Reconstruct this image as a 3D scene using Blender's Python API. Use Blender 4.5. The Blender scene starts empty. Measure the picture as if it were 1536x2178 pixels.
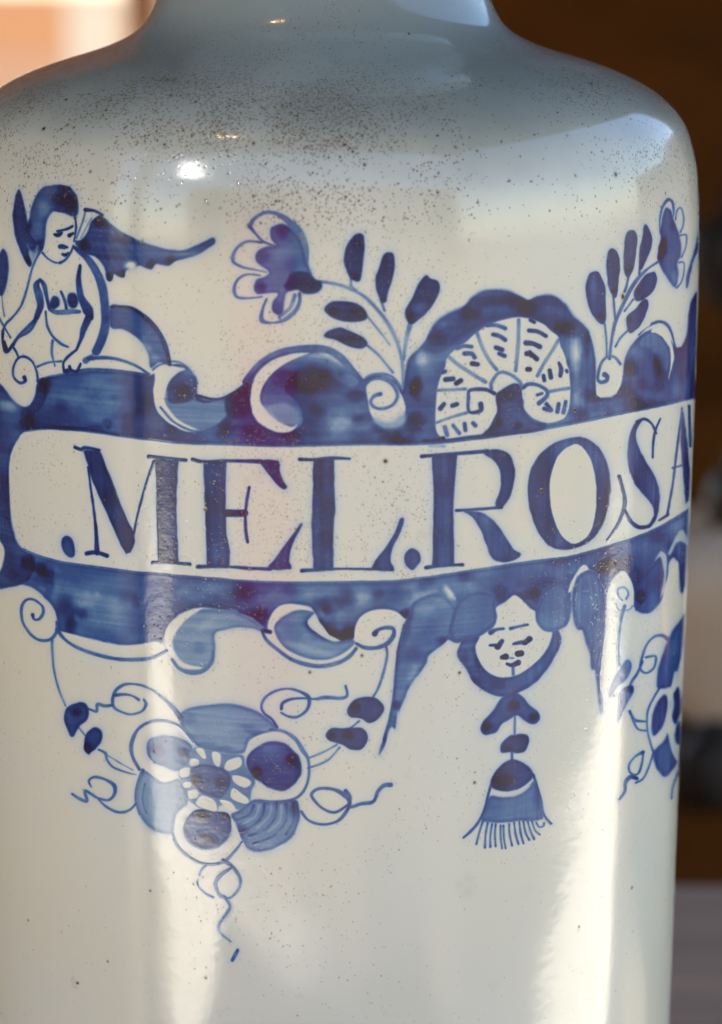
import bpy, math, random
import numpy as np
from mathutils import Vector

# ---------------------------------------------------------------- camera, sky, sun, exposure
scn = bpy.context.scene
COL = scn.collection
F_PX = 7500.0                      # focal length in pixels of a 1536 x 2178 picture
PITCH = math.radians(9.5)
DIST = 0.850
CAM = np.array([(768 - 690) / F_PX * 0.862, -DIST, 0.20 + DIST * math.tan(PITCH)])
cam = bpy.data.cameras.new('camera')
cam.sensor_fit = 'VERTICAL'; cam.sensor_height = 24.0
cam.lens = 24.0 * F_PX / 2178.0
cam.clip_start = 0.01; cam.clip_end = 300.0
cam.dof.use_dof = True; cam.dof.focus_distance = 0.795; cam.dof.aperture_fstop = 8.5
cam_ob = bpy.data.objects.new('camera', cam); COL.objects.link(cam_ob)
cam_ob.location = CAM; cam_ob.rotation_euler = (math.pi / 2 - PITCH, 0, 0)
scn.camera = cam_ob

SUN_EL = math.radians(68); SUN_AZ = math.radians(10)      # behind the jar, a little to the left
sdir = Vector((-math.sin(SUN_AZ) * math.cos(SUN_EL), math.cos(SUN_AZ) * math.cos(SUN_EL), math.sin(SUN_EL)))
world = bpy.data.worlds.new('World'); scn.world = world; world.use_nodes = True
nt = world.node_tree; nt.nodes.clear()
wo = nt.nodes.new('ShaderNodeOutputWorld'); bg = nt.nodes.new('ShaderNodeBackground')
sky = nt.nodes.new('ShaderNodeTexSky'); sky.sky_type = 'NISHITA'; sky.sun_disc = False
sky.sun_elevation = SUN_EL; sky.sun_rotation = -SUN_AZ
sky.air_density = 1.0; sky.dust_density = 0.3; sky.ozone_density = 1.0
bg.inputs['Strength'].default_value = 0.075
nt.links.new(sky.outputs[0], bg.inputs[0]); nt.links.new(bg.outputs[0], wo.inputs[0])
sl = bpy.data.lights.new('sun', 'SUN'); sl.energy = 5.0; sl.angle = math.radians(0.5); sl.color = (1.0, 0.92, 0.79)
so = bpy.data.objects.new('sun', sl); COL.objects.link(so)
so.rotation_euler = sdir.to_track_quat('Z', 'Y').to_euler()
scn.view_settings.view_transform = 'Standard'; scn.view_settings.look = 'None'
scn.view_settings.gamma = 1.0; scn.view_settings.exposure = 2.38

# ---------------------------------------------------------------- helpers
def material(name, col=(.5, .5, .5), rough=.6, **kw):
    m = bpy.data.materials.new(name); m.use_nodes = True
    b = m.node_tree.nodes['Principled BSDF']
    b.inputs['Base Color'].default_value = (*col, 1); b.inputs['Roughness'].default_value = rough
    for k, v in kw.items(): b.inputs[k].default_value = v
    return m
def mottled(name, c1, c2, scale, rough=.6, bump=.3, stretch=(1, 1, 1), detail=6):
    m = material(name, c1, rough); t = m.node_tree; b = t.nodes['Principled BSDF']
    tc = t.nodes.new('ShaderNodeTexCoord'); mp = t.nodes.new('ShaderNodeMapping'); mp.inputs['Scale'].default_value = stretch
    n = t.nodes.new('ShaderNodeTexNoise'); n.inputs['Scale'].default_value = scale; n.inputs['Detail'].default_value = detail
    r = t.nodes.new('ShaderNodeMapRange'); r.inputs['From Min'].default_value = .3; r.inputs['From Max'].default_value = .7
    mx = t.nodes.new('ShaderNodeMix'); mx.data_type = 'RGBA'; mx.inputs[6].default_value = (*c1, 1); mx.inputs[7].default_value = (*c2, 1)
    bp = t.nodes.new('ShaderNodeBump'); bp.inputs['Strength'].default_value = bump; bp.inputs['Distance'].default_value = .002
    L = t.links.new
    L(tc.outputs['Object'], mp.inputs[0]); L(mp.outputs[0], n.inputs['Vector']); L(n.outputs[0], r.inputs[0])
    L(r.outputs[0], mx.inputs[0]); L(mx.outputs[2], b.inputs['Base Color']); L(n.outputs[0], bp.inputs['Height']); L(bp.outputs[0], b.inputs['Normal'])
    return m
def link(name, verts, faces, mat, parent=None, smooth=False, loc=(0, 0, 0), rot=(0, 0, 0)):
    me = bpy.data.meshes.new(name); me.from_pydata([tuple(v) for v in verts], [], faces); me.update()
    if smooth: me.polygons.foreach_set('use_smooth', [True] * len(me.polygons))
    me.materials.append(mat)
    o = bpy.data.objects.new(name, me); COL.objects.link(o); o.parent = parent; o.location = loc; o.rotation_euler = rot
    return o
def empty(name, label, cat, loc=(0, 0, 0), group=None, rz=0):
    o = bpy.data.objects.new(name, None); COL.objects.link(o); o.location = loc; o.rotation_euler = (0, 0, rz)
    o['label'] = label; o['category'] = cat; o.empty_display_size = .05
    if group: o['group'] = group
    return o
def box(c, s, bev=0.0):
    """verts, faces of a box with chamfered vertical and horizontal edges"""
    x, y, z = [q / 2 for q in s]; b = min(bev, .45 * min(s)) if bev else 0
    if not b:
        v = [(c[0] + i * x, c[1] + j * y, c[2] + k * z) for k in (-1, 1) for i, j in ((-1, -1), (1, -1), (1, 1), (-1, 1))]
        return v, [(3, 2, 1, 0), (4, 5, 6, 7), (0, 1, 5, 4), (1, 2, 6, 5), (2, 3, 7, 6), (3, 0, 4, 7)]
    ring = lambda hx, hy, q: [(c[0] + a, c[1] + d, c[2] + q) for a, d in ((-hx + b, -hy), (hx - b, -hy), (hx, -hy + b), (hx, hy - b), (hx - b, hy), (-hx + b, hy), (-hx, hy - b), (-hx, -hy + b))]
    v = ring(x - b, y - b, -z) + ring(x, y, -z + b) + ring(x, y, z - b) + ring(x - b, y - b, z)
    f = [tuple(range(7, -1, -1)), tuple(range(24, 32))]
    for k in range(3):
        for i in range(8):
            j = (i + 1) % 8; f.append((k * 8 + i, k * 8 + j, k * 8 + 8 + j, k * 8 + 8 + i))
    return v, f
def lathe(pts, n=48):
    v = []; f = []
    for r, z in pts:
        for i in range(n):
            a = 2 * math.pi * i / n; v.append((r * math.sin(a), -r * math.cos(a), z))
    for k in range(len(pts) - 1):
        for i in range(n):
            j = (i + 1) % n; f.append((k * n + i, k * n + j, k * n + n + j, k * n + n + i))
    return v, f
def smooth_poly(P, n=8, closed=True):
    P = np.asarray(P, float); N = len(P); out = []
    t = np.linspace(0, 1, n, endpoint=False)[:, None]
    rng = range(N) if closed else range(N - 1)
    for i in rng:
        if closed: a, b, c, d = P[i - 1], P[i], P[(i + 1) % N], P[(i + 2) % N]
        else: a, b, c, d = P[max(i - 1, 0)], P[i], P[i + 1], P[min(i + 2, N - 1)]
        out.append(.5 * (2 * b + (c - a) * t + (2 * a - 5 * b + 4 * c - d) * t ** 2 + (3 * b - 3 * c + d - a) * t ** 3))
    if not closed: out.append(P[-1:])
    return np.concatenate(out)
# ---------------------------------------------------------------- the jar's profile and its unrolled surface
PROF = [(.0745, -.060), (.0790, -.0585), (.0812, -.054), (.0822, -.046), (.0836, -.034), (.0848, -.014), (.0853, .020), (0.08565, 0.05888), (0.08596, 0.07679), (0.08638, 0.09515), (0.08709, 0.12729), (0.08782, 0.15484), (0.08856, 0.18238),
        (0.08906, 0.20534), (0.08969, 0.2283), (0.09001, 0.24666), (0.09019, 0.26044), (0.09017, 0.26962), (0.08995, 0.2765), (0.0895, 0.28247),
        (0.08893, 0.28661), (0.08792, 0.29028), (0.08689, 0.29349), (0.08537, 0.29625), (0.08308, 0.299), (0.07975, 0.30176), (0.07702, 0.30359),
        (0.07374, 0.30543), (0.06957, 0.30727), (0.0640,.3093),(.0580,.3111),(.0530,.3126),(.0488,.3143),(.0453,.3162),(.0428,.3185),(.0411,.3212),(.0400,.3238),(.0391,.3264),(.0386,.3295), (0.0382, 0.336), (.0386, .3435), (.0402, .349), (.0438, .3533), (.0462, .3560), (.0468, .3590), (.0455, .3612), (.0425, .3610), (.0400, .3585), (.0372, .352), (.0352, .342), (.0350, .325), (.0370, .318), (.050, .309), (.075, .297), (.083, .285), (.084, .26), (.082, .15), (.079, -.02), (.074, -.048), (.040, -.052), (.0004, -.052)]
cv = smooth_poly(PROF, 6, False)
k5 = np.array([1, 2, 3, 2, 1.]) / 9
for _ in range(3):
    for c in (0, 1): cv[2:-2, c] = np.convolve(cv[:, c], k5, 'valid')
al = np.concatenate([[0], np.cumsum(np.hypot(*np.diff(cv, axis=0).T))])
def prof(s): return np.interp(s, al, cv[:, 0]), np.interp(s, al, cv[:, 1])
def prof_n(s):
    e = 4e-4; r1, z1 = prof(s - e); r2, z2 = prof(s + e); l = np.hypot(r2 - r1, z2 - z1); return (z2 - z1) / l, -(r2 - r1) / l
def s_of_z(z):
    k = np.searchsorted(np.maximum.accumulate(cv[:, 1]), z); return float(al[k])
S0, S1 = s_of_z(.045), s_of_z(.337)
S_NECK = s_of_z(.3145); S_RIM = s_of_z(.3455); S_FOOT = s_of_z(-.048)
R0 = .0885
TW = 5120; MPT = 2 * math.pi * R0 / TW; TH = int((S1 - S0) / MPT)
FWD = np.array([0, math.cos(PITCH), -math.sin(PITCH)]); UPV = np.array([0, math.sin(PITCH), math.cos(PITCH)])
th = ((np.arange(TW) + .5) / TW - .5) * 2 * math.pi           # azimuth, 0 = towards -Y
sv = S0 + (np.arange(TH) + .5) * MPT
rr, zz = prof(sv); nr, nz = prof_n(sv)
x = rr[:, None] * np.sin(th); y = -rr[:, None] * np.cos(th); z = np.repeat(zz[:, None], TW, 1)
dx = x - CAM[0]; dy = y - CAM[1]; dz = z - CAM[2]; dep = dy * FWD[1] + dz * FWD[2]
PX = (768 + F_PX * dx / dep).astype(np.float32); PY = (1089 - F_PX * (dy * UPV[1] + dz * UPV[2]) / dep).astype(np.float32)
face = (nr[:, None] * np.sin(th)) * dx - (nr[:, None] * np.cos(th)) * dy + nz[:, None] * dz
PX[(face > 0) | (np.abs(th)[None] > 1.75)] = -9e3
del x, y, z, dx, dy, dz, dep, face
rng = np.random.default_rng(7)
def vnoise(h, w, cy, cx, seed):
    """smooth value noise, wraps in x"""
    r = np.random.default_rng(seed); ny, nx = int(h / cy) + 3, max(2, int(round(w / cx)))
    g = r.random((ny, nx)).astype(np.float32)
    yy = np.arange(h) / cy; xx = np.arange(w) * nx / w
    y0 = yy.astype(int); x0 = xx.astype(int); fy = (yy - y0).astype(np.float32); fx = (xx - x0).astype(np.float32)
    fy = fy * fy * (3 - 2 * fy); fx = fx * fx * (3 - 2 * fx); x1 = (x0 + 1) % nx
    top = g[y0][:, x0] * (1 - fx) + g[y0][:, x1] * fx; bot = g[y0 + 1][:, x0] * (1 - fx) + g[y0 + 1][:, x1] * fx
    return top * (1 - fy[:, None]) + bot * fy[:, None]
N_BIG = vnoise(TH, TW, 90, 130, 1) * .6 + vnoise(TH, TW, 34, 46, 2) * .4 - .5
N_STK = vnoise(TH, TW, 5, 150, 3) * .5 + vnoise(TH, TW, 11, 260, 4) * .5 - .5
N_STV = vnoise(TH, TW, 110, 6, 11) * .5 + vnoise(TH, TW, 190, 14, 12) * .5 - .5
wv = np.clip((th - .33) / .35, 0, 1).astype(np.float32)[None]; N_STK = N_STK * (1 - wv) + N_STV * wv
N_FINE = vnoise(TH, TW, 7, 7, 5) * .5 + vnoise(TH, TW, 3, 3, 6) * .5 - .5
N_EDGE = vnoise(TH, TW, 14, 14, 8) - .5
D = np.zeros((TH, TW), np.float32)        # cobalt density
ID = np.zeros((TH, TW), np.int16)         # which painted part a texel belongs to
PARTS = [None]
cols_ok = np.where((PX > -5e3).any(0))[0]; CA, CB = cols_ok[0], cols_ok[-1] + 1
rowmin = np.where(PX > -5e3, PY, 9e9).min(1); rowmax = np.where(PX > -5e3, PY, -9e9).max(1)

def part(name, parent=0, label=None):
    PARTS.append(dict(name=name, parent=parent, label=label)); return len(PARTS) - 1
def window(P, pad):
    x0, y0 = P.min(0) - pad; x1, y1 = P.max(0) + pad
    rows = np.where((rowmax > y0) & (rowmin < y1))[0]
    if len(rows) == 0: return None
    r0, r1 = rows[0], rows[-1] + 1
    sub = PX[r0:r1:8, CA:CB]; sy = PY[r0:r1:8, CA:CB]
    ok = ((sub > x0 - 6) & (sub < x1 + 6) & (sy > y0 - 12) & (sy < y1 + 12)).any(0); c = np.where(ok)[0]
    if len(c) == 0: return None
    c0, c1 = max(CA + c[0] - 2, 0), CA + c[-1] + 3
    return slice(r0, r1), slice(c0, c1)
def tr(T, pts): ox, oy, s = T; return [(ox + a * s, oy + b * s) for a, b in pts]
def poly_sd(P, X, Y):
    """signed distance to a closed polygon, negative inside"""
    d2 = np.full(X.shape, 1e12, np.float32); ins = np.zeros(X.shape, bool)
    for (ax, ay), (bx, by) in zip(P, np.roll(P, -1, 0)):
        ex, ey = bx - ax, by - ay; L = ex * ex + ey * ey
        if L < 1e-9: continue
        wx = X - np.float32(ax); wy = Y - np.float32(ay)
        t = np.clip((wx * np.float32(ex) + wy * np.float32(ey)) / np.float32(L), 0, 1)
        np.minimum(d2, (wx - t * np.float32(ex)) ** 2 + (wy - t * np.float32(ey)) ** 2, out=d2)
        if ay != by: ins ^= ((ay > Y) != (by > Y)) & (X < np.float32(ex / ey) * (Y - np.float32(ay)) + np.float32(ax))
    sd = np.sqrt(d2); sd[ins] *= -1
    return sd
def cover(sd, soft):
    c = np.clip(.5 - sd / (2 * soft), 0, 1); return c * c * (3 - 2 * c)
def wash(pid, P, d=.6, rim=.10, mot=.34, stk=.12, soft=3.1, k=4, halo=.16, mode='over', vert=False):
    """a brushed area of cobalt; d = 0 scrapes the area back to white"""
    P = smooth_poly(P, k) if k else np.asarray(P, float)
    w = window(P, 22)
    if w is None: return
    X, Y = PX[w], PY[w]; sd = poly_sd(P, X, Y) + N_EDGE[w] * 1.6; c = cover(sd, soft)
    if d > 0:
        v = d * (1 + 2 * mot * N_BIG[w] + 2 * stk * (N_STV if vert else N_STK)[w] + .10 * N_FINE[w]) + rim * np.exp(-(sd + 4) ** 2 / 18)
        if mode == 'max': D[w] = np.maximum(D[w], c * v)
        else: D[w] += c * (v - D[w])
        D[w] = np.maximum(D[w], halo * np.exp(-np.maximum(sd, 0) / 6) * (sd < 22))
    else: D[w] *= 1 - c * (1 + d)
    if pid: ID[w][sd < .5] = pid
def area(pid, P, k=4):
    P = smooth_poly(P, k) if k else np.asarray(P, float); w = window(P, 4)
    if w is None: return
    ID[w][poly_sd(P, PX[w], PY[w]) < 0] = pid
def stroke(pid, P, wd=6, d=.55, soft=2.2, k=6, halo=.09, mot=.34, idpad=0., over=False):
    """a brush line; wd is one width or a list along the line"""
    P = np.asarray(P, float); n = len(P); Q = smooth_poly(P, k, False) if k and n > 2 else P
    W = np.interp(np.linspace(0, 1, len(Q)), np.linspace(0, 1, len(np.atleast_1d(wd))) if np.ndim(wd) else [0, 1], wd if np.ndim(wd) else [wd, wd]) / 2
    w = window(Q, W.max() + 14)
    if w is None: return
    X, Y = PX[w], PY[w]; sd = np.full(X.shape, 1e6, np.float32)
    for i in range(len(Q) - 1):
        (ax, ay), (bx, by) = Q[i], Q[i + 1]; ex, ey = bx - ax, by - ay; L = max(ex * ex + ey * ey, 1e-6)
        wx = X - np.float32(ax); wy = Y - np.float32(ay); t = np.clip((wx * ex + wy * ey) / L, 0, 1)
        np.minimum(sd, np.sqrt((wx - t * ex) ** 2 + (wy - t * ey) ** 2) - (W[i] + t * (W[i + 1] - W[i])), out=sd)
    sd += N_EDGE[w] * 1.3; c = cover(sd, soft); pr = max(W.max() * 2.2, 6)
    pool = np.exp(-((X - Q[0][0]) ** 2 + (Y - Q[0][1]) ** 2) / pr ** 2) + .8 * np.exp(-((X - Q[-1][0]) ** 2 + (Y - Q[-1][1]) ** 2) / pr ** 2)
    v = d * (1 + .28 * pool + 2 * mot * N_BIG[w] + .25 * N_FINE[w] + .25 * N_EDGE[w])
    if over: D[w] += c * (v - D[w])
    else: D[w] = np.maximum(D[w], c * v)
    D[w] = np.maximum(D[w], halo * np.exp(-np.maximum(sd, 0) / 4.5) * (sd < 16))
    if pid: ID[w][sd < .6 + idpad] = pid
def erase(P, wd=5, k=6, s=1.0, soft=1.8):
    P = np.asarray(P, float); Q = smooth_poly(P, k, False) if k and len(P) > 2 else P
    W = np.interp(np.linspace(0, 1, len(Q)), np.linspace(0, 1, len(np.atleast_1d(wd))) if np.ndim(wd) else [0, 1], wd if np.ndim(wd) else [wd, wd]) / 2
    w = window(Q, W.max() + 6)
    if w is None: return
    X, Y = PX[w], PY[w]; sd = np.full(X.shape, 1e6, np.float32)
    for i in range(len(Q) - 1):
        (ax, ay), (bx, by) = Q[i], Q[i + 1]; ex, ey = bx - ax, by - ay; L = max(ex * ex + ey * ey, 1e-6)
        wx = X - ax; wy = Y - ay; t = np.clip((wx * ex + wy * ey) / L, 0, 1)
        np.minimum(sd, np.sqrt((wx - t * ex) ** 2 + (wy - t * ey) ** 2) - (W[i] + t * (W[i + 1] - W[i])), out=sd)
    D[w] *= 1 - s * cover(sd, soft)
def blob(x, y, rx, ry, dd, ang=0, hard=1.5):
    """a soft darker (or lighter) pool inside paint that is already there"""
    R = max(rx, ry) * 2.4; w = window(np.array([(x - R, y - R), (x + R, y + R)]), 0)
    if w is None: return
    ca, sa = math.cos(math.radians(ang)), math.sin(math.radians(ang)); a = PX[w] - x; b = PY[w] - y
    q = ((a * ca + b * sa) / rx) ** 2 + ((-a * sa + b * ca) / ry) ** 2
    q = q * (1 + .8 * N_EDGE[w])
    D[w] += 1.45 * dd * np.exp(-(q ** hard) * 1.2) * np.clip(D[w] * 5 - .9, 0, 1)
# ---------------------------------------------------------------- the cobalt painting (outlines measured on the photograph, laid on the glaze)
q = 500 / 1536
TA = (0, 360, q); TB = (450, 400, q); TC = (850, 560, q); TD = (1200, 400, 336 / 1464); TE = (0, 850, q); TF = (400, 850, q)
TG = (850, 850, 686 / 1536); TH_ = (0, 1140, q); TI = (450, 1200, 450 / 1536); TJ = (100, 1420, q); TK = (400, 1420, q)
TL = (780, 1180, 450 / 1485); TM = (1180, 1080, 356 / 1175)
border = part('painted_border', 0, 'broad cobalt border of scrolls framing the name band')
band = part('name_band', 0, 'white reserve strip carrying the inscription')

# the upper bar of the cartouche
UB = [(-80, 800), (0, 820), (25, 850), (45, 866), (57, 868), (70, 855), (78, 835), (82, 812), (110, 800), (170, 790), (230, 788), (280, 793), (318, 800), (345, 783), (365, 775), (391, 775), (410, 790), (419, 812),
      (420, 838), (435, 850), (460, 848), (485, 840), (505, 828), (522, 818), (530, 800), (548, 775), (590, 752), (640, 742), (695, 742), (727, 758), (752, 788), (770, 805), (785, 800), (808, 797), (841, 810), (856, 830),
      (861, 800), (866, 768), (876, 754), (889, 742), (905, 723), (914, 705), (925, 690), (938, 677), (954, 667), (975, 659), (990, 651), (998, 640), (1010, 629), (1032, 619), (1055, 616), (1078, 619), (1100, 628), (1122, 640),
      (1135, 633), (1152, 629), (1175, 630), (1192, 638), (1206, 653), (1221, 676), (1238, 688), (1254, 708), (1264, 742), (1268, 788), (1268, 840), (1289, 846), (1312, 838), (1324, 800), (1326, 775), (1334, 748), (1350, 724),
      (1372, 706), (1395, 700), (1412, 712), (1428, 725), (1436, 738), (1450, 737), (1460, 715), (1463, 690), (1464, 670), (1469, 645), (1479, 625), (1510, 610), (1520, 842)]
top_edge = [(54, 917), (90, 912), (125, 913), (182, 917), (260, 928), (330, 937), (391, 943), (500, 946), (580, 949), (670, 948), (768, 945), (850, 946), (905, 944), (948, 941), (1035, 931), (1118, 919), (1180, 909), (1230, 899), (1346, 875), (1420, 860), (1471, 847), (1500, 838)]
bot_edge = [(49, 1167), (75, 1179), (130, 1195), (212, 1206), (293, 1217), (391, 1225), (465, 1231), (530, 1236), (644, 1239), (758, 1237), (850, 1235), (984, 1216), (1100, 1198), (1180, 1188), (1230, 1180), (1341, 1147), (1408, 1118), (1466, 1082), (1500, 1060)]
LB = [(-80, 1264), (0, 1254), (20, 1247), (49, 1244), (75, 1254), (101, 1277), (117, 1300), (122, 1322), (124, 1342), (140, 1347), (195, 1360), (254, 1372), (293, 1371), (329, 1366), (345, 1368), (352, 1340), (368, 1318), (395, 1300), (430, 1293),
      (460, 1296), (494, 1302), (535, 1314), (560, 1336), (572, 1342), (580, 1310), (590, 1298), (620, 1286), (655, 1290), (668, 1300), (700, 1350), (748, 1365), (756, 1340), (765, 1315), (788, 1300), (815, 1296), (842, 1302), (860, 1316),
      (900, 1330), (953, 1360), (974, 1368), (992, 1356), (1020, 1351), (1046, 1336), (1056, 1315), (1052, 1296), (1075, 1280), (1092, 1266), (1105, 1272), (1128, 1295), (1138, 1300), (1142, 1324), (1156, 1342), (1175, 1344), (1196, 1336),
      (1210, 1320), (1214, 1290), (1214, 1256), (1240, 1215), (1262, 1215), (1283, 1247), (1292, 1260), (1302, 1238), (1313, 1222), (1327, 1216), (1339, 1230), (1347, 1256), (1347, 1290), (1360, 1302), (1377, 1304), (1396, 1290),
      (1410, 1262), (1418, 1225), (1421, 1200), (1432, 1186), (1441, 1200), (1445, 1244), (1450, 1262), (1458, 1245), (1461, 1205), (1475, 1150), (1500, 1110)]
body_bar = UB + [(1520, 1110), (1500, 1110)]
wash(border, UB[:-1] + [(1520, 800)] + top_edge[::-1] + [(22, 960), (-80, 960)], .68, k=2, rim=.12, mot=.40, stk=.10)
wash(border, [(-80, 940)] + [(25, 940), (20, 990), (21, 1040), (24, 1110), (33, 1145), (49, 1167)] + bot_edge[1:] + LB[::-1] + [(-80, 1200)], .58, k=2, rim=.12, mot=.40, stk=.12)
wash(border, [(-80, 880), (40, 870), (70, 905), (40, 935), (25, 965), (20, 1000), (20, 1060), (24, 1110), (40, 1160), (75, 1185), (60, 1235), (0, 1250), (-80, 1240)], .86, k=3, rim=.05, stk=.1)
res = top_edge + bot_edge[::-1] + [(36, 1137), (26, 1104), (21, 1045), (20, 996), (24, 964), (36, 938)]
wash(0, res, 0, k=2, soft=2.4); area(band, res, 2)
wash(0, tr(TE, [(-30, 900), (0, 920), (22, 955), (33, 1000), (22, 1060), (0, 1120), (-40, 1150)]), 0)
for a, b, c, e, f, g in ((150, 850, 95, 26, -.06, 0), (60, 900, 26, 20, .2, 0), (95, 815, 16, 18, .2, 0), (130, 862, 14, 16, .14, 0), (255, 810, 30, 9, .05, 0), (300, 850, 26, 45, .12, 0), (245, 845, 18, 8, .08, 0), (10, 840, 12, 26, -.18, 0),
                         (660, 820, 28, 18, .3, -10), (630, 815, 18, 16, .25, 0), (725, 790, 30, 12, -.14, 10), (760, 842, 22, 14, .22, 0), (675, 872, 16, 14, .2, 20), (510, 865, 40, 34, .16, 0), (470, 860, 22, 20, -.22, 0), (540, 925, 44, 15, .1, 0), (760, 890, 14, 10, .2, 0), (830, 930, 26, 12, .24, 0), (880, 905, 20, 24, .12, 0),
                         (640, 925, 40, 14, .1, 0), (720, 900, 30, 26, -.12, 0), (590, 880, 20, 20, -.06, 0), (1060, 645, 70, 18, .18, 0), (1115, 655, 26, 16, .2, 0), (1000, 660, 22, 18, .16, 0), (885, 825, 14, 20, .26, 0), (905, 760, 22, 40, -.08, 0), (955, 700, 36, 12, -.06, -30),
                         (1200, 690, 22, 14, .15, 0), (1222, 740, 22, 40, -.14, 0), (1245, 715, 12, 18, .15, 0), (1228, 830, 16, 30, -.1, 0), (1090, 880, 12, 30, .14, 0), (1080, 845, 20, 20, .1, 0), (1075, 903, 10, 12, .16, 0), (1300, 880, 50, 14, -.16, -12), (1420, 830, 30, 30, -.08, 0), (1375, 840, 40, 14, -.16, 0), (1340, 778, 14, 20, .24, 0),
                         (1398, 770, 10, 26, .14, 0), (1450, 800, 7, 14, .12, 0), (1340, 830, 6, 22, .1, 0),
                         (75, 1230, 34, 16, -.06, 0), (60, 1200, 16, 16, .2, 0), (105, 1250, 12, 22, .16, 0), (140, 1300, 20, 46, .2, 0), (175, 1304, 16, 14, .24, 0), (150, 1330, 12, 22, .24, 0), (215, 1300, 60, 34, -.06, 0), (220, 1350, 50, 12, .08, 8), (420, 1265, 60, 20, -.16, 0),
                         (520, 1260, 30, 18, .24, 0), (560, 1310, 22, 18, .24, 0), (560, 1250, 30, 14, .1, 0), (700, 1285, 30, 22, .28, 0), (735, 1270, 20, 26, .2, 0), (690, 1340, 28, 20, .3, 0), (720, 1350, 24, 12, .3, 20), (745, 1345, 14, 16, .28, 0), (770, 1275, 24, 20, -.14, 0), (840, 1265, 24, 22, .14, 0), (862, 1305, 16, 10, .38, -30), (905, 1240, 24, 14, .18, -30),
                         (900, 1290, 34, 46, -.2, 0), (930, 1340, 20, 14, .05, 0), (985, 1230, 14, 16, .14, 0), (1040, 1240, 26, 18, .08, 0), (1020, 1310, 26, 24, .1, 0), (1050, 1295, 14, 18, -.12, 0), (1150, 1240, 60, 16, .1, 0), (1185, 1320, 22, 18, -.14, 0), (1140, 1265, 12, 22, .12, 0), (1290, 1205, 34, 16, .2, -20), (1345, 1205, 30, 20, .0, 0),
                         (1360, 1235, 16, 22, .18, 0), (1368, 1270, 12, 14, .26, 0), (1400, 1230, 10, 30, -.22, 20), (1425, 1160, 16, 14, .14, 0), (1290, 1160, 0.1, 0.1, 0, 0)):
    blob(a, b, c, e, f, g)
random.seed(3)
for i in range(150):            # the overlapping dabs the bars are built up of
    xx = random.uniform(20, 1470); up_ = random.random() < .5
    yy = np.interp(xx, [p[0] for p in top_edge], [p[1] for p in top_edge]) - random.uniform(5, 60) if up_ else np.interp(xx, [p[0] for p in bot_edge], [p[1] for p in bot_edge]) + random.uniform(8, 70)
    dd_ = random.uniform(-.10, .20); gs_ = 2.0 if dd_ < 0 else 1.15; blob(xx, yy, random.uniform(10, 24) * gs_, random.uniform(8, 14) * gs_, dd_, random.uniform(-20, 20), .9 if dd_ < 0 else 1.6)
for P in (top_edge, bot_edge): stroke(0, P, 4, .62, halo=.03, k=2)
stroke(0, tr(TE, [(215, 190), (300, 180), (420, 182), (560, 192), (640, 205), (780, 230)]), [3, 9, 9, 5], .95)

# scroll ends within the upper bar
sc = part('scroll', border)
area(sc, tr(TA, [(1000, 1310), (1060, 1270), (1150, 1250), (1260, 1310), (1300, 1400), (1290, 1480), (1400, 1510), (1480, 1560), (1450, 1640), (1300, 1690), (1150, 1660), (1040, 1580), (1000, 1450)]))
wash(0, tr(TE, [(1060, 60), (1090, -60), (1200, -30), (1330, 20), (1440, 0), (1500, 60), (1460, 130), (1380, 180), (1280, 190), (1160, 160)]), .42, stk=.3, rim=.0, mot=.1)
wash(0, tr(TA, [(1015, 1300), (1080, 1280), (1160, 1290), (1210, 1310), (1120, 1370), (1085, 1450), (1080, 1520), (1120, 1590), (1200, 1660), (1290, 1700), (1340, 1698), (1240, 1718), (1140, 1680), (1050, 1610), (1012, 1540), (1003, 1440), (1012, 1370)]), 0, soft=2.6)
wash(0, tr(TA, [(1095, 1470), (1110, 1400), (1150, 1340), (1215, 1310), (1275, 1350), (1290, 1420), (1260, 1500), (1190, 1530), (1110, 1525)]), .66, mot=.3)
blob(388, 832, 22, 18, .35); blob(400, 790, 22, 10, -.18, 20)
stroke(0, tr(TA, [(1000, 1310), (1040, 1280), (1100, 1262)]), 5, .5); stroke(0, tr(TA, [(1110, 1255), (1180, 1265), (1250, 1320), (1290, 1400)]), 5, .45)
stroke(0, tr(TA, [(1290, 1480), (1400, 1505), (1470, 1490), (1536, 1455)]), [7, 5], .8)
stroke(0, tr(TE, [(1050, 50), (1130, 140), (1230, 195), (1300, 205), (1400, 180), (1490, 90)]), 5, .5)
sc = part('scroll', border)
area(sc, tr(TB, [(240, 1260), (320, 1140), (450, 1065), (600, 1045), (760, 1050), (850, 1110), (980, 1250), (1000, 1400), (700, 1500), (560, 1600), (380, 1590), (270, 1500), (240, 1380)]))
wash(0, tr(TB, [(330, 1370), (350, 1300), (420, 1200), (560, 1110), (700, 1080), (800, 1100), (880, 1180), (960, 1260), (900, 1300), (760, 1220), (650, 1180), (520, 1230), (480, 1320), (560, 1400), (600, 1500), (560, 1570), (440, 1560), (350, 1460)]), .5, rim=.0, stk=.2, mot=.2)
blob(600, 805, 30, 22, .28, -20); blob(672, 795, 46, 22, .36, 8); blob(700, 815, 40, 22, .2); blob(720, 762, 34, 14, -.2, 25); blob(590, 880, 30, 22, -.22); blob(690, 755, 50, 8, -.16)
wash(0, tr(TB, [(262, 1300), (300, 1210), (390, 1130), (520, 1085), (640, 1078), (520, 1125), (410, 1200), (340, 1290), (318, 1370), (345, 1440), (430, 1520), (520, 1560), (560, 1545), (520, 1590), (430, 1595), (330, 1550), (265, 1470), (250, 1380)]), 0, soft=2.8)
wash(0, tr(TB, [(400, 1420), (480, 1400), (560, 1450), (580, 1520), (520, 1550), (430, 1510), (380, 1450)]), .34, rim=0, soft=6)
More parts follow.
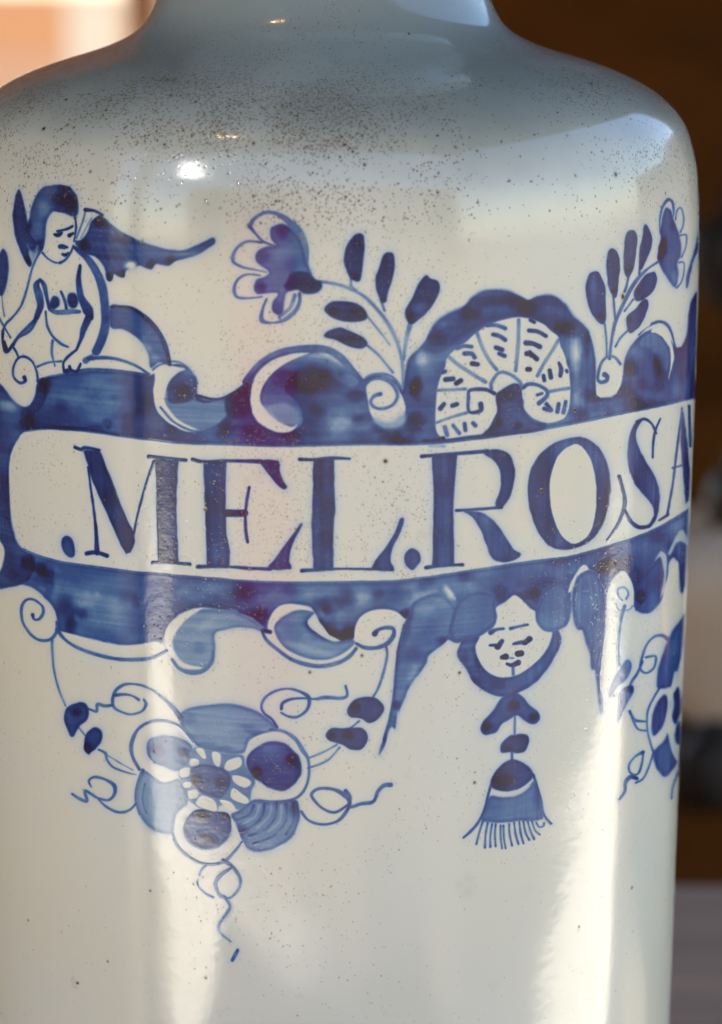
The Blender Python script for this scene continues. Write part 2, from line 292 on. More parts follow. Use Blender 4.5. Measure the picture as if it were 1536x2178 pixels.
stroke(sc, tr(TB, [(215, 1265), (250, 1215), (330, 1130), (450, 1068), (600, 1045), (740, 1052), (840, 1105), (920, 1190), (975, 1250)]), [9, 9, 11, 15, 16, 10], .58, over=True)
wash(border, tr(TB, [(190, 1300), (245, 1255), (255, 1310), (250, 1390), (255, 1470), (120, 1500), (90, 1390), (140, 1340)]), .95, rim=0, soft=4, halo=0)
# the three little volutes and their curled lines
def volute(T, white, curl, wd=6, d=.6, lab=None):
    v = part('volute', border); wash(v, tr(T, white), 0, soft=2.6); stroke(v, tr(T, curl), wd, d); return v
v = volute(TB, [(1010, 1300), (1060, 1245), (1120, 1235), (1190, 1270), (1235, 1340), (1262, 1400), (1262, 1480), (1230, 1530), (1160, 1555), (1080, 1530), (1040, 1470), (1025, 1400)],
           [(1105, 1345), (1060, 1360), (1040, 1400), (1070, 1435), (1130, 1440), (1190, 1410), (1215, 1350), (1180, 1280), (1110, 1240), (1040, 1250), (990, 1300)], [9, 7, 7, 8, 9, 10, 9], .52)
wash(0, tr(TB, [(1060, 1500), (1160, 1530), (1260, 1470), (1260, 1540), (1160, 1575), (1080, 1545)]), .3, soft=6, rim=0)
stroke(v, tr(TB, [(985, 1280), (1020, 1235), (1100, 1215), (1180, 1235), (1235, 1300), (1250, 1350)]), [8, 7, 6], .5)
v = volute(TD, [(310, 1650), (330, 1590), (390, 1565), (450, 1560), (510, 1610), (535, 1690), (530, 1780), (510, 1850), (460, 1900), (390, 1925), (310, 1920), (300, 1800)],
           [(375, 1730), (400, 1750), (390, 1785), (340, 1800), (310, 1770), (320, 1690), (350, 1610), (410, 1560), (470, 1570), (520, 1630)], [11, 9, 7, 6, 6, 6], .62)

sc = part('scroll', border)
area(sc, tr(TD, [(540, 1650), (560, 1590), (620, 1450), (740, 1330), (830, 1250), (900, 1235), (970, 1290), (1010, 1400), (1030, 1480), (1020, 1640), (960, 1780), (700, 1850), (560, 1800)]))
wash(0, tr(TD, [(700, 1400), (780, 1340), (840, 1345), (910, 1400), (960, 1490), (975, 1600), (950, 1700), (880, 1600), (780, 1480), (700, 1460)]), .50, rim=0, soft=5, halo=0)
wash(0, tr(TD, [(800, 1330), (840, 1295), (900, 1285), (950, 1320), (985, 1400), (1010, 1490), (1018, 1560), (1000, 1660), (965, 1770), (985, 1640), (985, 1530), (960, 1450), (910, 1385), (850, 1345)]), 0, soft=2.0)
stroke(sc, tr(TD, [(690, 1360), (760, 1290), (840, 1248), (900, 1240), (960, 1275), (1000, 1360), (1030, 1480)]), [4, 5, 6, 7, 6, 5, 4], .62)
wash(0, tr(TD, [(560, 1300), (640, 1380), (720, 1325), (800, 1262), (760, 1230), (640, 1330)]), 0, soft=2)
blob(1398, 775, 10, 24, .2); blob(1340, 785, 13, 20, .25)

# shell above the name
sh = part('painted_shell', 0, 'fan-shaped cobalt shell with white ribbed centre above the name')
area(sh, tr(TC, [(35, 960), (35, 800), (50, 640), (120, 560), (180, 500), (230, 400), (320, 330), (430, 280), (480, 220), (560, 180), (700, 180), (800, 230), (850, 245), (920, 215), (1000, 215), (1080, 270), (1140, 350), (1180, 390), (1240, 450), (1275, 560), (1285, 700), (1280, 960), (1000, 1090), (600, 1130), (220, 1150), (60, 1100)]))
wash(0, tr(TC, [(150, 560), (185, 505), (230, 400), (320, 330), (430, 280), (480, 222), (560, 182), (700, 182), (800, 230), (850, 247), (920, 217), (1000, 217), (1080, 272), (1140, 352), (1180, 392), (1235, 455), (1180, 480), (1060, 470), (900, 380), (780, 350), (600, 380), (480, 440), (360, 520), (250, 590)]), .84, rim=.05, mot=.35, stk=.1, soft=8, halo=0)
for a in ((1060, 640, 60, 12, .2, -5), (1118, 655, 24, 18, .3), (998, 665, 22, 16, .28), (1200, 695, 22, 14, .3), (885, 822, 14, 22, .3), (930, 720, 22, 16, .16), (895, 765, 14, 18, -.14), (1225, 760, 12, 40, -.2), (1248, 740, 7, 30, .14), (1232, 850, 14, 24, -.1), (1165, 660, 26, 12, -.10), (880, 900, 20, 24, .14), (940, 690, 14, 12, -.1)): blob(*a)
fan = part('fan', sh)
wash(fan, tr(TC, [(235, 1040), (240, 860), (262, 760), (300, 680), (310, 620), (370, 560), (450, 500), (520, 440), (600, 395), (700, 365), (780, 350), (860, 365), (930, 390), (990, 440), (1035, 480), (1050, 540), (1080, 610), (1105, 700), (1115, 780), (1115, 880), (1100, 960), (1060, 1020), (960, 1042), (870, 1010), (815, 950), (795, 880), (640, 880), (640, 960), (600, 1040), (560, 1110), (420, 1130), (300, 1145), (245, 1110)]), 0, soft=2.6)
wash(0, tr(TC, [(630, 870), (660, 830), (740, 785), (790, 800), (800, 870), (810, 960), (880, 1030), (960, 1050), (900, 1100), (560, 1125), (600, 1060), (640, 980)]), .82, mot=.3)
blob(1080, 840, 16, 14, .2); blob(1062, 898, 9, 9, .25); blob(1102, 905, 9, 9, .25)
for P, wd in (([(310, 600), (380, 660), (470, 720), (560, 775)], 9), ([(505, 450), (540, 550), (590, 640), (635, 695)], 9), ([(778, 370), (775, 500), (768, 600), (758, 700)], 9), ([(1040, 500), (990, 580), (940, 660), (900, 735)], 8),
              ([(250, 830), (340, 826), (430, 822)], 8), ([(980, 838), (1050, 825), (1115, 815)], 8), ([(245, 1040), (340, 1005), (440, 975)], 7)): stroke(part('rib', fan), tr(TC, P), wd, .36, halo=.03, idpad=1)
for P, wd, d in (([(600, 820), (600, 780), (650, 715), (720, 725), (785, 775), (800, 820)], 8, .42), ([(620, 850), (560, 825), (460, 830), (450, 880), (450, 960), (480, 975), (530, 960), (530, 920)], [8, 9, 7, 7, 7, 9, 11], .72),
                 ([(810, 810), (840, 790), (900, 795), (960, 830), (960, 870), (910, 915)], [9, 8, 8, 9, 10], .58)): stroke(part('curl', fan), tr(TC, P), wd, d, idpad=1)
for P, wd, d in (([(570, 405), (630, 405), (690, 425)], 9, .6), ([(610, 465), (650, 475), (690, 500)], 9, .72), ([(630, 550), (670, 565)], 10, .75), ([(650, 590), (685, 605)], 9, .65), ([(375, 555), (420, 540), (470, 545)], 9, .55), ([(425, 590), (470, 590), (490, 615)], 10, .6),
                 ([(475, 655), (510, 660)], 10, .8), ([(300, 760), (350, 755)], 10, .75), ([(370, 785), (400, 765)], 10, .85), ([(845, 440), (900, 445), (955, 475)], 9, .7), ([(855, 370), (880, 385)], 8, .7), ([(825, 520), (870, 525), (915, 545)], 10, .75), ([(830, 590), (860, 595), (895, 625)], 10, .85), ([(850, 585), (860, 600)], 10, .9),
                 ([(835, 692), (850, 692)], 10, .85), ([(1040, 650), (1055, 690), (1050, 735)], [5, 9, 8], .75), ([(980, 700), (988, 745)], 9, .75), ([(940, 735), (945, 765)], 8, .75), ([(265, 950), (290, 920)], 10, .65), ([(345, 930), (375, 920)], 9, .7), ([(295, 1070), (310, 1120)], 10, .38), ([(350, 1060), (390, 1110)], 9, .4), ([(425, 1050), (430, 1090)], 9, .5), ([(480, 1045), (495, 1060)], 9, .45),
                 ([(900, 860), (930, 850)], 7, .5), ([(960, 920), (990, 960), (945, 950)], 9, .7), ([(1040, 920), (1030, 970)], 9, .6), ([(1085, 905), (1070, 975)], 9, .5), ([(280, 715), (300, 705)], 7, .6), ([(1090, 700), (1095, 710)], 6, .6)): stroke(part('dash', fan), tr(TC, P), wd, d, idpad=1)
stroke(0, tr(TC, [(160, 1160), (220, 1158), (285, 1145)]), 9, .9); stroke(0, tr(TC, [(200, 1190), (290, 1195)]), 8, .2)

# winged child at the left
ch = part('painted_cherub', 0, 'winged child with dark hair leaning on the border, at the left')
area(ch, tr(TA, [(20, 1000), (110, 880), (170, 780), (200, 680), (260, 580), (300, 560), (480, 500), (560, 560), (650, 680), (715, 850), (715, 1050), (690, 1160), (640, 1230), (520, 1330), (440, 1340), (400, 1270), (100, 1170), (50, 1210), (15, 1150)]))
fc = part('face', ch); area(fc, tr(TA, [(310, 290), (480, 300), (490, 400), (480, 500), (430, 590), (380, 620), (320, 590), (280, 540), (290, 400)]))
hr = part('hair', ch)
wash(hr, tr(TA, [(265, 130), (340, 105), (430, 105), (490, 150), (512, 210), (512, 290), (480, 310), (430, 290), (360, 275), (335, 290), (310, 340), (300, 400), (298, 450), (280, 530), (250, 540), (225, 560), (190, 500), (180, 400), (195, 300), (215, 220)]), .6, rim=.1, mot=.2)
blob(135, 425, 26, 20, .4); blob(150, 432, 18, 20, .3); blob(93, 445, 14, 18, -.16); blob(85, 520, 10, 12, .25); blob(82, 480, 12, 18, -.06); blob(140, 400, 16, 6, .25)
wl = part('wing', ch)
wash(wl, tr(TA, [(118, 138), (95, 210), (85, 300), (95, 410), (125, 510), (165, 600), (195, 638), (210, 610), (190, 540), (235, 520), (240, 480), (190, 400), (175, 310), (155, 220), (135, 150)]), .82, mot=.2)
wash(0, tr(TA, [(180, 490), (200, 530), (225, 540), (245, 500), (250, 540), (215, 600), (200, 560)]), .35, rim=0, soft=5)
blob(62, 482, 8, 14, .2); blob(58, 555, 7, 10, .3); blob(42, 455, 6, 30, .0)
wr = part('wing', ch)
wash(wr, tr(TA, [(485, 470), (530, 460), (570, 410), (600, 340), (650, 305), (720, 350), (800, 410), (900, 460), (1000, 495), (1100, 520), (1200, 525), (1300, 490), (1365, 455), (1400, 450), (1405, 480), (1370, 510), (1290, 560), (1200, 585), (1145, 600), (1110, 628), (1060, 625), (1020, 620), (990, 655), (940, 640), (910, 630), (875, 650), (820, 665), (810, 705), (770, 700), (745, 680), (730, 725), (700, 720), (680, 640), (620, 570), (540, 550)]), .72, mot=.2, stk=.2, rim=.08, k=3)
for a in ((213, 470, 16, 16, .3), (180, 520, 12, 14, .35), (260, 505, 40, 12, .1), (235, 590, 8, 8, .3), (260, 583, 8, 8, .3), (322, 563, 10, 9, .3), (363, 553, 10, 9, .3), (278, 560, 14, 12, -.18), (400, 540, 30, 6, -.1), (225, 540, 30, 14, .08)): blob(*a)
for P in ([(690, 480), (760, 640)], [(760, 480), (850, 620)], [(640, 480), (700, 640)], [(840, 500), (960, 600)]): erase(tr(TA, P), 2, s=.16, soft=4)
blob(279, 566, 12, 9, -.4)
for P, wd, d in (([(560, 265), (545, 330), (520, 400), (500, 450)], 4, .45), ([(560, 265), (620, 272), (670, 300)], [9, 6, 5], .75), ([(600, 320), (565, 380), (530, 450)], 4, .3),
                 ([(490, 300), (498, 380), (485, 470)], 4, .75), ([(355, 425), (380, 430), (405, 415)], [4, 8, 9, 5], .85), ([(375, 405), (440, 390), (475, 372)], [4, 6, 4], .8), ([(455, 432), (480, 418)], [9, 5], .8), ([(395, 505), (410, 500), (440, 510)], [9, 6, 5], .8), ([(395, 512), (425, 516)], 4, .7),
                 ([(410, 555), (430, 560), (450, 545)], [5, 8, 4], .82), ([(278, 545), (310, 580), (350, 605), (375, 612)], 4, .7), ([(390, 612), (430, 590), (465, 540), (480, 500)], [6, 5, 4], .75)): stroke(fc, tr(TA, P), wd, d)
for P, wd, d in (([(262, 540), (225, 610), (200, 690), (175, 790), (140, 890), (90, 960), (40, 1010), (20, 1060)], 5, .62), ([(20, 1060), (20, 1120), (40, 1185), (60, 1180), (85, 1145)], [5, 5, 10, 6, 6], .85), ([(30, 1125), (45, 1170)], 5, .85),
                 ([(85, 1150), (120, 1100), (200, 1050), (250, 960)], 7, .6), ([(488, 510), (560, 570), (620, 650), (665, 760), (685, 880), (690, 1000), (670, 1100), (630, 1190)], [8, 14, 17, 19, 19, 18, 20, 18], .62),
                 ([(525, 630), (515, 720), (530, 830), (575, 920), (600, 975)], [6, 12, 14, 22, 7], .78), ([(585, 960), (550, 1040), (530, 1110), (500, 1180)], [16, 14, 8, 5], .72), ([(500, 1180), (440, 1230), (415, 1270), (420, 1320)], [5, 6, 5, 6], .85),
                 ([(420, 1320), (455, 1310), (500, 1325), (520, 1290), (528, 1270)], [6, 7, 8, 6, 4], .9), ([(455, 1290), (465, 1315)], 6, .9), ([(262, 720), (240, 760), (258, 830), (265, 900), (230, 990)], [5, 14, 17, 15, 9], .72), ([(262, 720), (290, 760), (310, 850), (325, 910)], [6, 10, 8, 7], .78),
                 ([(230, 990), (170, 1045), (120, 1090), (95, 1140)], [10, 8, 5, 4], .62), ([(300, 930), (310, 1020), (345, 1090), (400, 1140), (445, 1160)], [5, 5, 6, 4], .62), ([(345, 1120), (340, 1200), (360, 1285)], [6, 6, 3], .5),
                 ([(325, 920), (380, 935), (450, 930), (520, 930)], [5, 12, 12, 8], .5), ([(400, 800), (425, 860), (435, 910)], [5, 7, 6], .75)): stroke(ch, tr(TA, P), wd, d)
for P in ([(345, 830), (385, 840), (390, 890), (350, 915), (325, 890)], [(450, 812), (490, 810), (510, 850), (500, 900), (460, 900), (440, 860)]): wash(ch, tr(TA, P), 1.0, rim=0)
stroke(ch, tr(TA, [(560, 1250), (600, 1225)]), [14, 10], .4)
# lines below and behind the child
ar = part('arch', ch)
wash(ar, tr(TA, [(722, 895), (790, 890), (880, 920), (960, 975), (1030, 1050), (1080, 1140), (1115, 1260), (1100, 1280), (1040, 1265), (985, 1300), (970, 1220), (930, 1140), (870, 1080), (800, 1045), (725, 1030)]), .62, rim=.05, mot=.2)
stroke(0, tr(TA, [(725, 900), (850, 905), (950, 970), (1030, 1060), (1080, 1160), (1110, 1275)]), [5, 7, 11, 12, 12, 8], .88); blob(300, 745, 22, 20, -.2, 40); blob(330, 765, 14, 10, -.12)
for P, wd, d in (([(580, 1235), (700, 1232), (800, 1250), (900, 1290), (975, 1340)], [10, 7, 5, 5], .62), ([(245, 1290), (320, 1262), (405, 1255)], 5, .5), ([(245, 1380), (330, 1355), (430, 1335)], 5, .5), ([(430, 1330), (560, 1312), (700, 1312), (850, 1330), (960, 1345)], [7, 7, 8, 6], .72)): stroke(border, tr(TA, P), wd, d)
v = part('volute', border); area(v, tr(TA, [(125, 1210), (200, 1230), (240, 1300), (255, 1380), (240, 1480), (200, 1550), (150, 1550), (80, 1480), (20, 1400), (70, 1330)]))
for P, wd in (([(160, 1360), (165, 1385), (130, 1395), (90, 1355), (90, 1290), (120, 1235), (165, 1225), (210, 1255), (240, 1320), (250, 1390)], [9, 6, 5, 5, 5, 4, 4]), ([(90, 1165), (110, 1200), (125, 1235)], 4)): stroke(v, tr(TA, P), wd, .66)
wash(0, tr(TA, [(-40, 1380), (10, 1412), (50, 1460), (90, 1510), (150, 1552), (190, 1545), (225, 1500), (250, 1400), (290, 1370), (300, 1500), (200, 1620), (-40, 1620)]), .8, rim=.05, halo=.05)
blob(60, 885, 18, 18, .2); blob(95, 822, 12, 18, .3); blob(15, 862, 26, 16, -.2)
# twig at the far left
tw = part('painted_leaf', 0, 'dark leaf at the left edge of the view')
wash(tw, tr(TA, [(5, 540), (25, 520), (50, 560), (58, 640), (45, 740), (25, 815), (0, 820), (-30, 700), (-20, 600)]), .85); stroke(tw, tr(TA, [(12, 810), (20, 900), (30, 960)]), 4, .4)
stroke(tw, tr(TA, [(-20, 940), (0, 980), (35, 1040), (70, 1100)]), 4, .6)

# flower spray in the middle
sp = part('painted_spray', 0, 'open flower on a curved stem with five dark leaves, left of the shell')
for P, wd in (([(700, 610), (800, 625), (900, 655), (1000, 710), (1080, 790), (1150, 880), (1210, 1000), (1245, 1130), (1255, 1290)], [8, 7, 7, 8, 9, 9, 8, 8]), ([(910, 590), (915, 640), (940, 665)], 6), ([(1110, 740), (1130, 800)], 7), ([(1295, 900), (1270, 1000), (1255, 1120)], [12, 9, 7]),
              ([(1010, 830), (1060, 890), (1110, 950), (1165, 1025)], [6, 5, 3]), ([(1020, 1030), (1090, 1090), (1140, 1150), (1185, 1205)], [7, 6, 6])): stroke(part('stem', sp), tr(TB, P), wd, .38, idpad=1)
for P in ([(945, 300), (990, 305), (1000, 370), (990, 480), (975, 600), (930, 605), (895, 570), (865, 480), (875, 400), (900, 345)], [(1150, 418), (1190, 430), (1198, 510), (1180, 600), (1150, 700), (1140, 745), (1105, 740), (1075, 650), (1072, 590), (1100, 500), (1120, 440)],
          [(1400, 570), (1430, 590), (1480, 610), (1490, 660), (1465, 730), (1410, 810), (1320, 885), (1280, 870), (1265, 800), (1310, 720), (1350, 630)], [(735, 795), (780, 745), (880, 738), (960, 760), (1010, 810), (1010, 855), (940, 875), (850, 868), (780, 840)],
          [(735, 965), (770, 930), (840, 912), (930, 945), (1000, 985), (1020, 1020), (980, 1050), (900, 1035), (830, 1000), (780, 985)]): wash(part('leaf', sp), tr(TB, P), .90, rim=.03, mot=.12, stk=.1, soft=2.4)
for a in ((760, 520, 12, 18, .14), (755, 588, 9, 9, .2), (820, 555, 7, 20, .1), (892, 655, 16, 14, -.18), (872, 672, 9, 10, .3), (710, 662, 12, 8, .18), (758, 666, 12, 9, .16), (735, 720, 26, 8, .14)): blob(*a)
bl = part('blossom', sp, 'lobed flower head with outlined petals')
wash(bl, tr(TB, [(400, 250), (470, 235), (560, 300), (600, 380), (625, 480), (650, 560), (580, 640), (500, 680), (480, 720), (465, 820), (430, 830), (395, 800), (400, 740), (430, 690), (350, 690), (300, 695), (275, 660), (290, 600), (360, 570), (370, 545), (310, 500), (285, 460), (300, 410), (360, 380), (420, 375), (390, 340), (380, 290)]), .52, mot=.3, rim=.08)
for a in ((600, 492, 16, 14, .2), (560, 545, 16, 14, .12), (555, 610, 12, 12, .2), (590, 655, 10, 16, .1), (600, 540, 40, 20, -.03), (620, 560, 18, 22, .06)): blob(*a)
for P, wd, d in (([(250, 250), (280, 200), (350, 160), (430, 170), (500, 215), (570, 290), (610, 390), (625, 500), (650, 560)], [10, 8, 8, 9, 14, 20, 17, 8, 6], .45), ([(250, 250), (290, 300), (340, 350), (420, 380)], [9, 6, 6, 4], .55), ([(330, 355), (230, 350), (160, 400), (140, 475), (200, 515), (290, 535), (360, 550)], [6, 5, 7, 9, 5, 4, 3], .5),
                 ([(320, 570), (230, 565), (170, 600), (148, 660), (165, 710), (230, 720), (330, 710)], [3, 5, 6, 7, 7, 5, 4], .5), ([(360, 725), (335, 790), (330, 865), (400, 880), (480, 860), (550, 800), (575, 740), (575, 690)], [5, 6, 11, 5, 8, 10, 9, 8], .48), ([(455, 840), (520, 790), (545, 700)], [16, 14, 10], .36)): stroke(part('petal', bl), tr(TB, P), wd, d, idpad=2)
erase(tr(TB, [(460, 850), (530, 790), (560, 720)]), 4, s=.7)
cal = part('calyx', bl)
wash(cal, tr(TB, [(500, 600), (520, 560), (580, 545), (640, 555), (680, 595), (715, 615), (720, 650), (680, 685), (610, 690), (560, 665), (500, 670), (480, 640)]), 1.0, rim=0, mot=.1, soft=4)

# flower spray at the right
sp = part('painted_spray', 0, 'flower in profile with six dark leaves, right of the shell')
for P, wd in (([(420, 1580), (440, 1400), (475, 1240), (560, 1050), (650, 880), (760, 760), (860, 690)], [7, 6, 7, 8, 8, 6, 4]), ([(375, 1260), (390, 1400), (395, 1570)], 4), ([(455, 1000), (465, 1120), (475, 1220)], 5), ([(595, 820), (580, 900), (560, 960)], 5), ([(700, 740), (695, 800)], 5),
              ([(640, 1030), (560, 1140)], 4), ([(600, 1310), (520, 1390), (475, 1470)], 4)): stroke(part('stem', sp), tr(TD, P), wd, .6, idpad=1)
for P in ([(250, 785), (310, 775), (350, 830), (380, 920), (385, 1050), (390, 1180), (370, 1255), (320, 1245), (250, 1150), (215, 1050), (200, 930), (215, 840)], [(440, 560), (480, 580), (510, 640), (515, 760), (500, 900), (485, 1010), (450, 1000), (415, 920), (395, 800), (392, 670), (410, 590)],
          [(615, 390), (655, 400), (678, 470), (665, 600), (645, 740), (600, 825), (565, 800), (552, 700), (555, 560), (575, 430)], [(755, 335), (790, 380), (815, 460), (810, 550), (770, 640), (725, 745), (695, 740), (695, 640), (705, 540), (730, 430), (735, 370)],
          [(840, 780), (860, 850), (840, 930), (780, 1000), (700, 1045), (655, 1030), (645, 970), (690, 890), (760, 800)], [(770, 1030), (780, 1090), (750, 1190), (690, 1290), (620, 1345), (590, 1310), (575, 1230), (590, 1180), (660, 1120), (720, 1050)]): wash(part('leaf', sp), tr(TD, P), .82, rim=.05, mot=.15, stk=.1, soft=2)
for a in ((1278, 672, 8, 8, .2), (1308, 618, 8, 8, .2), (1338, 570, 7, 10, .2), (1355, 612, 8, 8, .2), (1340, 680, 6, 8, .2), (1262, 610, 10, 20, -.1), (1362, 520, 7, 14, -.06)): blob(*a)
bl = part('blossom', sp)
wash(bl, tr(TD, [(950, 180), (990, 210), (1015, 290), (1050, 380), (1070, 450), (1085, 540), (1080, 630), (1050, 700), (1060, 790), (1050, 880), (1020, 925), (970, 860), (920, 780), (880, 700), (865, 640), (870, 570), (895, 480), (890, 380), (905, 290), (925, 210)]), .66, mot=.25)
blob(1408, 530, 9, 22, .7, 10, 1.4); blob(1430, 480, 8, 14, .14); blob(1440, 590, 10, 20, -.1)
for P, wd in (([(890, 420), (885, 300), (910, 180), (960, 110), (1000, 130), (1015, 220), (1005, 280)], [3, 4, 5, 8, 6, 4, 3]), ([(1030, 290), (1045, 210), (1080, 185), (1105, 260), (1100, 350), (1075, 410)], 3.5), ([(1070, 440), (1130, 435), (1130, 520), (1110, 590), (1085, 640)], 3.5), ([(1060, 690), (1110, 695), (1105, 800), (1080, 880), (1040, 925)], 3.5)): stroke(part('petal', bl), tr(TD, P), wd, .6, idpad=2)
# leaf tips at the very edge
tl = part('painted_leaf', 0, 'narrow dark leaf at the right edge of the jar')
wash(tl, tr(TD, [(1250, 380), (1262, 420), (1240, 560), (1190, 700), (1150, 900), (1128, 915), (1135, 820), (1165, 700), (1210, 560)]), .72)

# lower border: leaf ends, volutes
lf = part('acanthus_leaf', border)
L1 = tr(TH_, [(1320, 475), (1430, 480), (1536, 482)]) + [(510, 1304), (535, 1314), (564, 1338), (556, 1345), (538, 1338), (503, 1336), (468, 1343)] + tr(TH_, [(1405, 655), (1410, 740), (1390, 830), (1335, 885), (1250, 900), (1170, 875), (1120, 800), (1085, 730), (1080, 650), (1130, 560), (1220, 500)])
wash(lf, L1, .33, mot=.25, stk=.2, rim=.12)
wash(0, tr(TH_, [(1325, 470), (1230, 492), (1135, 550), (1085, 620), (1078, 690), (1098, 760), (1140, 820), (1200, 862), (1260, 870), (1320, 862), (1240, 845), (1180, 815), (1130, 745), (1128, 680), (1160, 610), (1230, 535)]), 0)
stroke(lf, tr(TH_, [(1125, 810), (1170, 865), (1250, 895), (1330, 880), (1385, 820), (1395, 750)]), [7, 8, 9, 9, 10, 6], .5); blob(437, 1300 + 30, 26, 10, -.06, -30); blob(425, 1380, 18, 14, .1)
stroke(lf, tr(TH_, [(1075, 600), (1068, 680), (1085, 750)]), 3, .3)
wash(0, tr(TH_, [(385, 625), (470, 640), (600, 680), (780, 718), (920, 712), (1020, 690), (1060, 715), (1080, 740), (1040, 760), (900, 785), (760, 780), (600, 745), (480, 690)]), 0)
stroke(border, tr(TH_, [(375, 610), (430, 680), (520, 735), (650, 780), (780, 805), (900, 808), (1000, 795), (1090, 750)]), [9, 7, 7, 8, 8, 8, 7, 5], .6)
v = part('volute', border); area(v, tr(TH_, [(0, 350), (150, 325), (280, 390), (355, 480), (370, 600), (320, 680), (230, 670), (150, 560), (130, 450)]))
stroke(v, tr(TH_, [(215, 515), (225, 545), (260, 540), (285, 500), (275, 455), (220, 415), (170, 420), (142, 470), (150, 560), (200, 640), (260, 680), (330, 675), (370, 625), (372, 560)]), [8, 5, 6, 7, 5, 5, 6, 7, 6, 6, 6, 7, 7, 5], .64)
lf = part('acanthus_leaf', border)
wash(lf, tr(TI, [(450, 470), (490, 400), (580, 345), (660, 330), (745, 345), (700, 430), (800, 520), (900, 560), (1000, 545), (1045, 560), (1000, 620), (880, 690), (740, 695), (620, 660), (520, 600)]), .42, mot=.2, rim=.1)
for a in ((668, 1332, 26, 16, .38, 30), (705, 1352, 30, 12, .44, 10), (740, 1345, 16, 16, .34), (620, 1352, 24, 26, .06), (655, 1380, 50, 8, -.08, 15)): blob(*a)
wash(0, tr(TI, [(405, 455), (430, 370), (490, 305), (570, 288), (670, 310), (735, 340), (640, 325), (560, 345), (490, 390), (452, 455), (460, 520), (520, 600), (620, 665), (740, 700), (860, 692), (960, 650), (1030, 600), (1010, 640), (900, 695), (800, 712), (690, 705), (580, 670), (480, 600), (400, 530), (432, 500)]), 0)
stroke(lf, tr(TI, [(365, 480), (400, 550), (480, 620), (580, 690), (700, 730), (800, 740), (920, 715), (1000, 670), (1050, 612)]), [7, 7, 8, 9, 10, 10, 9, 9, 7], .55); stroke(lf, tr(TI, [(375, 480), (425, 492)]), 9, .8)
v = part('volute', border)
wash(v, tr(TI, [(1045, 560), (1038, 480), (1075, 395), (1150, 345), (1250, 330), (1340, 345), (1398, 395), (1385, 470), (1365, 600), (1250, 640), (1100, 610)]), 0)
stroke(v, tr(TI, [(1185, 505), (1215, 475), (1270, 460), (1320, 470), (1320, 520), (1270, 580), (1190, 608), (1110, 605), (1050, 575)]), [12, 7, 8, 8, 10, 10, 8, 8, 6], .62); blob(797, 1347, 7, 6, .25)
# far right scrolls
lf = part('acanthus_leaf', border)
area(lf, tr(TM, [(555, 560), (590, 470), (700, 350), (750, 290), (790, 400), (760, 600), (700, 700), (640, 740), (560, 710)]))
wash(0, tr(TM, [(600, 500), (690, 400), (740, 340), (770, 420), (760, 540), (720, 640), (660, 700), (600, 720), (560, 690), (570, 600)]), .62, rim=.05); blob(1362, 1268, 12, 14, .3)
wash(0, tr(TM, [(705, 370), (750, 295), (785, 340), (785, 450), (772, 560), (745, 630), (765, 480), (755, 380), (735, 345)]), .1, rim=0)
stroke(0, tr(TM, [(750, 295), (788, 340), (790, 450), (775, 570), (730, 670), (660, 735), (570, 715)]), 4, .6)
lf = part('acanthus_leaf', border); area(lf, tr(TM, [(800, 400), (830, 270), (890, 160), (930, 240), (935, 400), (900, 610), (870, 560), (860, 370)]))
wash(0, tr(TM, [(795, 320), (845, 210), (892, 155), (930, 215), (928, 260), (890, 235), (850, 250), (815, 320)]), .08, rim=0)
stroke(lf, tr(TM, [(885, 280), (905, 400), (890, 580)]), 10, .5)
wash(0, tr(TM, [(800, 470), (840, 400), (862, 372), (872, 450), (868, 540), (880, 600), (900, 620), (925, 590), (925, 700), (800, 700), (760, 620)]), 0)
v = part('volute', border)
wash(v, tr(TM, [(370, 700), (375, 600), (400, 520), (440, 465), (482, 448), (522, 490), (550, 570), (550, 680), (520, 720), (420, 720)]), 0)
stroke(v, tr(TM, [(470, 650), (445, 620), (445, 570), (490, 560), (515, 600), (500, 640)]), 5, .42); stroke(v, tr(TM, [(430, 680), (450, 720), (520, 715), (545, 690)]), 4, .35)

# winged face under the name
wf = part('painted_winged_face', 0, 'small round face framed by hair between two drooping wings')
wg = part('wing', wf)
wash(wg, tr(TL, [(330, 330), (290, 430), (262, 480), (240, 570), (215, 700), (195, 850), (180, 1000), (165, 1120), (130, 1250), (105, 1320), (82, 1395), (98, 1400), (135, 1320), (150, 1255), (175, 1205), (200, 1225), (213, 1150), (255, 1040), (310, 920), (370, 840), (420, 760), (432, 712), (500, 660), (575, 588), (640, 480), (600, 330), (480, 270)]), .47, mot=.34, stk=.22, rim=.12, k=3)
for a in ((868, 1330, 8, 40, .14, 12), (878, 1390, 22, 16, .12), (842, 1500, 10, 12, .3), (818, 1570, 6, 14, .3), (940, 1360, 14, 10, .2), (905, 1300, 24, 20, -.1), (880, 1440, 14, 30, -.1), (846, 1520, 4, 12, -.16), (920, 1330, 20, 24, .05), (955, 1260, 8, 22, -.25, -30)): blob(*a)
stroke(0, tr(TL, [(262, 490), (225, 660), (205, 850), (190, 1010), (165, 1150), (120, 1300)]), [3, 7, 6, 7, 7, 6], .72); erase(tr(TL, [(560, 240), (600, 275), (620, 310)]), 4, s=.5, soft=3)
hd = part('hair', wf)
wash(hd, tr(TL, [(690, 560), (650, 640), (635, 710), (690, 790), (740, 880), (790, 930), (860, 975), (960, 998), (1060, 970), (1180, 900), (1270, 800), (1335, 690), (1368, 600), (1345, 530), (1290, 500), (1300, 560), (1270, 650), (1210, 730), (1110, 810), (1040, 845), (940, 860), (850, 820), (790, 740), (765, 650), (790, 570)]), .66, mot=.3, stk=.2)
for a in ((1005, 1450, 16, 14, .12), (1018, 1400, 10, 26, .12), (1060, 1458, 20, 10, .1), (1150, 1440, 16, 14, .06), (990, 1400, 8, 14, .12)): blob(*a)
